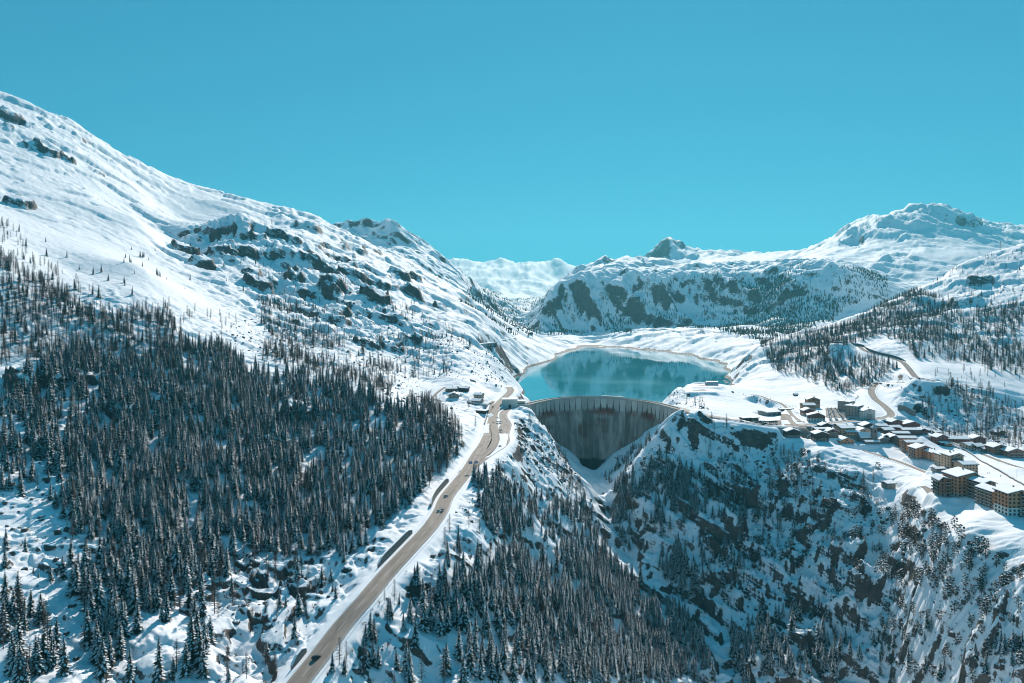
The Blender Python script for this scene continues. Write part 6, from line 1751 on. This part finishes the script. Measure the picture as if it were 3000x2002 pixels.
# parked cars: the big car park (columns of cars) and the small row by the kiosk
def parked(x, y, z, rz, label, group, col, snowy):
    k = car_set(col)
    o = link('car', k['snowy' if snowy else 'whole'])
    o.location = (x, y, z); o.rotation_euler = (0, 0, rz)
    tag(o, label, 'car', group)
cols = ['white', 'silver', 'black', 'grey', 'blue', 'red', 'white', 'black', 'grey', 'silver']
pm_ = MB(); pm_.poly([(p[0], p[1], CPZ + 0.10) for p in CPC][::-1])
po = pm_.build('car_park', M['asphalt'])
if po.data.polygons[0].normal.z < 0: po.data.flip_normals()
tag(po, 'grey car park between the chalet blocks and the white apartment block', None, None, 'structure')
def lerp2(u, v):
    a = np.array(CPC[0]) * (1 - u) + np.array(CPC[1]) * u
    b_ = np.array(CPC[3]) * (1 - u) + np.array(CPC[2]) * u
    return a * (1 - v) + b_ * v
axis = np.array(CPC[3]) - np.array(CPC[0])
rows_u = [(0.13, 'far left'), (0.31, 'left of the middle aisle'), (0.53, 'right of the middle aisle'), (0.69, 'far right')]
for u, nm in rows_u:
    n = int(np.linalg.norm((lerp2(u, 0.96) - lerp2(u, 0.06))[:2]) / 2.75)
    du = lerp2(u, 0.9) - lerp2(u, 0.1)
    rz = math.atan2(du[1], du[0])
    for i in range(n):
        if random.random() < 0.08: continue
        p = lerp2(u, 0.06 + 0.9 * i / n)
        c_ = random.choice(cols)
        sn = random.random() < 0.55
        place_ = ('top quarter', 'upper middle', 'lower middle', 'bottom quarter')[min(3, int(4 * i / n))]
        lab = ('snow-topped ' if sn else 'snow-free ') + {'white': 'white', 'silver': 'silver', 'black': 'black', 'grey': 'grey', 'blue': 'blue', 'red': 'red'}[c_] + ' car, ' + place_ + ' of the ' + nm + ' car park row'
        parked(p[0], p[1], CPZ + 0.12, rz + math.pi / 2 + math.pi / 2 + random.uniform(-.04, .04), lab, lab, c_, sn)
for k in range(26):
    t = (k % 13) / 12.0
    row = k // 13
    q = locate(2205 + 68 * t, 1240.5 + 2.5 * t * (1 - t) - row * 4.6 + 0.8)
    c_ = random.choice(cols)
    sn = random.random() < 0.4
    lab = {'white': 'white', 'silver': 'silver', 'black': 'black', 'grey': 'dark grey', 'blue': 'dark blue', 'red': 'red'}[c_] + ' car ' + ('with a snowy roof ' if sn else '') + 'in the ' + ('front' if row == 0 else 'back') + ' row parked by the kiosk'
    parked(q[0], q[1], ground(q[0], q[1]) + 0.25, random.uniform(-.1, .1) + 0.3, lab, lab, c_, sn)

# ------------------------------------------------------------------ road sign gantry, walls, tunnel mouth, snow galleries
gp = at_height(1404, 1379, 9.5)
ga = empty('sign_gantry', tuple(gp), 0.25)
tag(ga, 'grey cantilever gantry with blue direction signs over the valley road', 'sign gantry')
m = MB(); m.bar((0, 0, -1), (0, 0, 7.6), 0.22, 0.18, 8); m.build('post', M['metal'], ga)
m = MB(); m.bar((0, 0, 7.3), (-9.5, 0, 7.5), 0.18, 0.14, 8); m.build('beam', M['metal'], ga)
for x0, x1 in ((-9.4, -6.2), (-4.2, -1.4)):
    m = MB(); m.box(x0, x1, -0.35, -0.22, 6.3, 8.5, 0); s_ = m.build('sign_panel', M['sign_blue'], ga)
    m = MB(); m.box(x0 + 0.3, x1 - 0.3, -0.37, -0.355, 7.6, 7.9, 0); m.box(x0 + 0.3, x1 - 0.9, -0.37, -0.355, 6.9, 7.2, 0); m.build('lettering', M['render_white'], s_)

def wall_along(label, C, i0, i1, off, h0, thick, mat='walldark', name='retaining_wall', hshape=None):
    Q = C[i0:i1]; N = frame_of(C)[i0:i1]
    v, f = [], []
    n = len(Q)
    for i in range(n):
        hh = h0 * min(1.0, 0.45 + 5.0 * min(i, n - 1 - i) / n) if hshape is None else hshape(i / max(n - 1, 1)) * h0
        for o, z in ((off, -1.5), (off - 0.12 * hh * (1 if off > 0 else -1) * -1, hh), (off + (thick if off > 0 else -thick), hh + 0.1), (off + (thick if off > 0 else -thick), -1.5)):
            v.append((Q[i, 0] + N[i, 0] * o, Q[i, 1] + N[i, 1] * o, Q[i, 2] + z))
    for i in range(n - 1):
        for j in range(4):
            a, b_ = i * 4 + j, i * 4 + (j + 1) % 4
            f.append((a, b_, b_ + 4, a + 4))
    f += [(0, 1, 2, 3), tuple((n - 1) * 4 + j for j in (3, 2, 1, 0))]
    me = bpy.data.meshes.new(name)
    me.from_pydata(v, [], f)
    bm = bmesh.new(); bm.from_mesh(me); bmesh.ops.recalc_face_normals(bm, faces=bm.faces); bm.to_mesh(me); bm.free()
    me.materials.append(M[mat])
    o = link(name, me)
    # a snow-capped coping on top
    v2, f2 = [], []
    for i in range(n):
        a, c_ = Vector(v[i * 4 + 1]), Vector(v[i * 4 + 2])
        for p, z in ((a, 0.004), (c_, 0.004), (c_, 0.55), (a, 0.35)):
            v2.append((p.x, p.y, p.z + z))
    for i in range(n - 1):
        for j in range(4):
            a, b_ = i * 4 + j, i * 4 + (j + 1) % 4
            f2.append((a, b_, b_ + 4, a + 4))
    me2 = bpy.data.meshes.new('snow_cap'); me2.from_pydata(v2, [], f2); me2.materials.append(M['snow'])
    link('snow_cap', me2, o)
    return tag(o, label, 'wall')
VC = ROADC['valley'][1]
def idx_near(C, px, py):
    pp = np.stack([PX0 + FPX * C[:, 0] / C[:, 1], PY0 + FPX * (EYE - C[:, 2]) / C[:, 1]], 1)
    return int(np.argmin(((pp - (px, py)) ** 2).sum(1)))
wall_along('dark stone retaining wall left of the valley road, middle of three', VC, idx_near(VC, 1150, 1665), idx_near(VC, 1248, 1556), -7.6, 4.2, 1.2)
wall_along('dark stone retaining wall left of the valley road, uppermost of three', VC, idx_near(VC, 1294, 1490), idx_near(VC, 1345, 1410), -7.6, 4.6, 1.2)
wall_along('dark stone retaining wall left of the valley road, lowest of three', VC, idx_near(VC, 905, 1962), idx_near(VC, 950, 1900), -7.6, 3.6, 1.2)
UC = ROADC['upper'][1]
wall_along('dark concrete retaining wall above the upper hillside road', UC, idx_near(UC, 2640, 1060), len(UC) - 1, 5.6, 4.0, 1.0)
wall_along('rock-faced wall under the bend of the road left of the dam', VC, idx_near(VC, 1440, 1245), idx_near(VC, 1462, 1180), -7.0, -4.0 * -1, 1.0)

def rail_along(label, C, off, step=1):
    N = frame_of(C)
    v, f = [], []
    for i in range(0, len(C)):
        for o, z in ((off, 0.5), (off + 0.08, 0.5), (off + 0.08, 0.85), (off, 0.85)):
            v.append((C[i, 0] + N[i, 0] * o, C[i, 1] + N[i, 1] * o, C[i, 2] + z))
    for i in range(len(C) - 1):
        for j in range(4):
            a, b_ = i * 4 + j, i * 4 + (j + 1) % 4
            f.append((a, b_, b_ + 4, a + 4))
    me = bpy.data.meshes.new('guard_rail'); me.from_pydata(v, [], f); me.materials.append(M['walldark'])
    o = link('guard_rail', me)
    m = MB()
    for i in range(0, len(C)):
        x, y = C[i, 0] + N[i, 0] * (off + 0.17), C[i, 1] + N[i, 1] * (off + 0.17)
        m.box(x - 0.07, x + 0.07, y - 0.07, y + 0.07, C[i, 2] - 0.6, C[i, 2] + 0.9)
    p = m.build('post', M['metal'], o); p['kind'] = 'stuff'
    return tag(o, label, 'guard rail')
rail_along('steel guard rail along the outer edge of the valley road', VC[:idx_near(VC, 1375, 1375)], 6.2)
DC = ROADC['dam_access'][1]
rail_along('steel guard rail round the bends of the dam side road', DC[6:-4], 5.2)
VLC = ROADC['village'][1]
rail_along('dark guard rail along the valley side of the village road', VLC[:idx_near(VLC, 2290, 1249)], 4.95)
rail_along('guard rail on the outside of the hairpin road', VLC[idx_near(VLC, 2450, 1238):], -4.95)

# tunnel mouth between the two roads
tp_ = ROADC['tunnel_ramp'][1]
q = tp_[-1]; dr_ = (tp_[-1] - tp_[-4])[:2]; ang = math.atan2(dr_[1], dr_[0]) - math.pi / 2
tn = empty('tunnel_portal', (q[0], q[1], q[2] - 0.3), ang)
tag(tn, 'dark tunnel mouth with concrete walls, sunk between two roads', 'tunnel')
m = MB()
m.box(-5.0, -3.7, -14, 9, -1.5, 5.2); m.box(3.7, 5.0, -14, 9, -1.5, 5.2); m.box(-5.0, 5.0, 0.2, 9, 5.204, 6.2)
m.build('wall', M['concrete'], tn)
m = MB(); m.box(-3.69, 3.69, 6.5, 8.9, -1.4, 5.2); m.build('tunnel_darkness', M['tyre'], tn)  # black slab closes the bore and stands in for its darkness
m = MB(); m.box(-5.3, 5.3, -0.1, 9, 6.204, 7.0); m.build('snow_cap', M['snow'], tn)

def gallery(label, p0, p1, dep=9.0, h=5.5):
    a, b_ = locate(*p0), locate(*p1)
    L_ = math.hypot(b_[0] - a[0], b_[1] - a[1])
    yaw = math.atan2(b_[1] - a[1], b_[0] - a[0])
    zb = min(a[2], b_[2])
    e = empty('snow_gallery', tuple((np.array(a) + np.array(b_)) / 2), yaw)
    tag(e, label, 'snow gallery')
    sl_ = (b_[2] - a[2]) / L_
    def sb(name, mat, y0, y1, z0, z1, x0=-L_ / 2, x1=L_ / 2):
        m = MB()
        f = lambda x, z: z + sl_ * x
        lo_ = [(x0, y0, f(x0, z0)), (x1, y0, f(x1, z0)), (x1, y1, f(x1, z0)), (x0, y1, f(x0, z0))]
        hi_ = [(x0, y0, f(x0, z1)), (x1, y0, f(x1, z1)), (x1, y1, f(x1, z1)), (x0, y1, f(x0, z1))]
        m.hexa(lo_, hi_); return m.build(name, M[mat], e)
    sb('floor', 'asphalt_dark', 0, dep, -6, 0.1)
    sb('back_wall', 'concrete', dep - 1, dep, 0.104, h)
    sb('roof', 'concrete', -0.6, dep + 6, h + 0.004, h + 1.0)
    sb('roof_snow', 'snow', -0.7, dep + 10, h + 1.004, h + 2.2)
    n = max(3, int(L_ / 9))
    for i in range(n + 1):
        x = -L_ / 2 + 0.4 + (L_ - 0.8) * i / n
        sb('column', 'concrete', 0.2, 0.9, 0.104, h, x - 0.35, x + 0.35)
gallery('long snow gallery with a dark open side above the lake shore', (1405, 1019), (1457, 1012.5))
gallery('short snow gallery left of the long one above the lake', (1372, 1027), (1391, 1024))
gallery('upper snow gallery where the road climbs to the far hamlet', (1476, 1005), (1512, 997))

# long stone wall beside the ski run, with a snow line
def pix_line(pts, step=4.0):
    return catmull(np.array([locate(*p) for p in pts]), step)
SW = pix_line([(2820, 1317), (2860, 1340), (2900, 1364), (2950, 1393), (3000, 1421), (3040, 1444)])
SW[:, 2] = ground(SW[:, 0], SW[:, 1])
wall_along('long dark stone wall running down beside the ski run', SW, 0, len(SW), 0.5, 1.5, 1.0, hshape=lambda t: 1.0)
# rock-faced retaining wall over the village
q0, q1 = locate(2629, 1204), locate(2680, 1216)
W1 = catmull(np.array([q0, (q0 + q1) / 2 + np.array((1, -2, 0)), q1]), 4.0)
W1[:, 2] = ground(W1[:, 0], W1[:, 1]) - 1
wall_along('tall grey concrete wall on the rocks above the village', W1, 0, len(W1), 0.5, 8.0, 1.2, 'stone', hshape=lambda t: 1.0)

# ------------------------------------------------------------------ pylons, ski lift masts, lamp posts, people
def pylon(label, px, py, h, arms=2, dz=0):
    p = locate(px, py)
    e = empty('pylon', (p[0], p[1], ground(p[0], p[1]) + dz))
    tag(e, label, 'pylon')
    b_ = h * 0.085
    m = MB()
    lv = [0, .2, .38, .54, .68, .8, .9, 1.0]
    cs_ = [(-1, -1), (1, -1), (1, 1), (-1, 1)]
    wdt = lambda t: b_ * (1 - t) + 0.25
    for i in range(len(lv) - 1):
        for k in range(4):
            a, c_ = cs_[k], cs_[(k + 1) % 4]
            p0 = (a[0] * wdt(lv[i]), a[1] * wdt(lv[i]), lv[i] * h); p1 = (a[0] * wdt(lv[i + 1]), a[1] * wdt(lv[i + 1]), lv[i + 1] * h)
            p2 = (c_[0] * wdt(lv[i + 1]), c_[1] * wdt(lv[i + 1]), lv[i + 1] * h)
            m.bar(p0, p1, 0.16, 0.16, 4); m.bar(p0, p2, 0.09, 0.09, 4)
    m.build('lattice_tower', M['metal'], e)
    for k in range(arms):
        m = MB(); z = h * (0.98 - 0.14 * k); r_ = h * (0.16 + 0.03 * k)
        m.bar((-r_, 0, z), (r_, 0, z), 0.16, 0.16, 4); m.bar((-r_, 0, z), (0, 0, z + h * .05), 0.1, 0.1, 4); m.bar((r_, 0, z), (0, 0, z + h * .05), 0.1, 0.1, 4)
        m.build('crossarm', M['metal'], e)
pylon('lattice pylon standing on the snowy knoll under the left skyline', 796, 674, 36, 3)
pylon('lattice pylon on the rock rib right of the knoll', 978, 787, 33, 2)
pylon('lattice pylon on the skyline of the right-hand ridge', 2931, 741, 26, 2)
pylon('small lattice mast by the track at the right', 2785, 1118, 14, 1)
pylon('lift mast beside the straight track at the far right', 2897, 1143, 13, 1)
def lamp(label, px, py, h=8.0):
    p = locate(px, py)
    e = empty('lamp_post', (p[0], p[1], ground(p[0], p[1])))
    tag(e, label, 'lamp post')
    m = MB(); m.bar((0, 0, -0.5), (0, 0, h), 0.12, 0.07, 6); m.build('post', M['metal'], e)
    m = MB(); m.bar((0, 0, h), (1.5, 0, h + 0.25), 0.06, 0.06, 5); m.build('arm', M['metal'], e)
    m = MB(); m.box(1.2, 2.1, -0.16, 0.16, h + 0.2, h + 0.36); m.build('lamp_head', M['metal'], e)
for lab, px, py in (('lamp post at the roadside by the kiosk', 2256, 1251), ('lamp post on the verge left of the kiosk', 2190, 1241), ('lamp post opposite the car park', 2500, 1238), ('lone lamp post on the snow right of the ski run wall', 2924, 1371), ('lamp post nearer the right edge on the ski run', 2979, 1401), ('lamp post near the crossroads', 2343, 1237), ('lamp post beside the lane under the ski run', 2844, 1330)):
    lamp(lab, px, py)
def person(label, px, py, yaw, coat, skis=True):
    p = locate(px, py)
    g = ground(p[0], p[1]) + 0.03
    me = bpy.data.meshes.new('person')
    joints = [((0, 0, .95), .15), ((0, 0, 1.2), .15), ((0, 0, 1.42), .15), ((0, .02, 1.55), .06), ((0, .05, 1.70), .105),
              ((.10, .06, .5), .085), ((.11, -.02, .08), .06), ((.11, .14, .04), .05), ((-.10, .08, .5), .085), ((-.11, -.02, .08), .06), ((-.11, .14, .04), .05),
              ((.2, 0, 1.4), .06), ((.27, .08, 1.12), .05), ((.24, .32, 1.0), .04), ((-.2, 0, 1.4), .06), ((-.27, .08, 1.12), .05), ((-.24, .32, 1.0), .04)]
    ed = [(0, 1), (1, 2), (2, 3), (3, 4), (0, 5), (5, 6), (6, 7), (0, 8), (8, 9), (9, 10), (2, 11), (11, 12), (12, 13), (2, 14), (14, 15), (15, 16)]
    me.from_pydata([j[0] for j in joints], ed, [])
    o = bpy.data.objects.new('person', me)
    COL.objects.link(o)
    o.modifiers.new('skin', 'SKIN')
    for i, j in enumerate(joints):
        sv = me.skin_vertices[0].data[i]; sv.radius = (j[1], j[1]); sv.use_root = (i == 0)
    ss = o.modifiers.new('sub', 'SUBSURF'); ss.levels = 1; ss.render_levels = 1
    me.materials.append(M[coat])
    o.location = (p[0], p[1], g); o.rotation_euler = (0, 0, yaw)
    tag(o, label, 'person')
    if skis:
        m = MB()
        for sx in (-.11, .11):
            m.box(sx - .05, sx + .05, -.75, .95, -0.02, 0.0)
        s_ = m.build('skis', M['car_red']); s_.parent = o
for lab, px, py, yaw, coat in (('skier in dark clothes, left of a pair standing on the run', 2892, 1388, 2.6, 'wood_dark'), ('skier in dark clothes, right of a pair standing on the run', 2898, 1387.5, 2.9, 'car_black'), ('skier in dark blue crossing the run above the timber block', 2931, 1397.5, 2.2, 'car_blue'), ('skier in dark red higher up on the ski run', 2771, 1319, 2.8, 'car_red'), ('skier in grey next to the little hut', 2788, 1321, 2.4, 'car_grey')):
    person(lab, px, py, yaw, coat)
# thin overhead cable at the left edge
a_, b_ = locate(0, 1245) , locate(165, 1200)
m = MB(); m.bar((a_[0] - 40, a_[1] - 20, a_[2] + 20), (b_[0] + 10, b_[1], b_[2] + 16), 0.10, 0.10, 5)
tag(m.build('cable', M['metal']), 'thin pale overhead cable across the dark wood at the left edge', 'cable')
for lab, quad in PADS: pad(lab, quad)
def drape(label, quad, mat=None, n=16, dz=0.2):
    """a paved area laid over the levelled ground"""
    P = [locate(a, b_, ZZ) for a, b_ in quad]
    v, f = [], []
    for i in range(n + 1):
        for j in range(n + 1):
            a = P[0] * (1 - j / n) + P[1] * (j / n); b_ = P[3] * (1 - j / n) + P[2] * (j / n)
            q = a * (1 - i / n) + b_ * (i / n)
            v.append((q[0], q[1], float(ground(q[0], q[1])) + dz))
    for i in range(n):
        for j in range(n):
            a = i * (n + 1) + j
            f.append((a, a + n + 1, a + n + 2, a + 1))
    me = bpy.data.meshes.new('pavement'); me.from_pydata(v, [], f); me.materials.append(mat or M['asphalt'])
    if me.polygons[0].normal.z < 0: me.flip_normals()
    return tag(link('pavement', me), label, None, None, 'structure')
drape('wide grey junction where the village roads meet', [(2296, 1243), (2388, 1241), (2376, 1262), (2318, 1259)])
drape('grey approach from the junction down to the village lane', [(2340, 1258), (2376, 1258), (2382, 1280), (2352, 1284)])
drape('grey forecourt in front of the snow-roofed depot', [(2288, 1214), (2313, 1214), (2322, 1229), (2286, 1231)])
drape('grey parking strip in front of the kiosk', [(2196, 1236), (2288, 1232), (2290, 1246), (2212, 1243)])
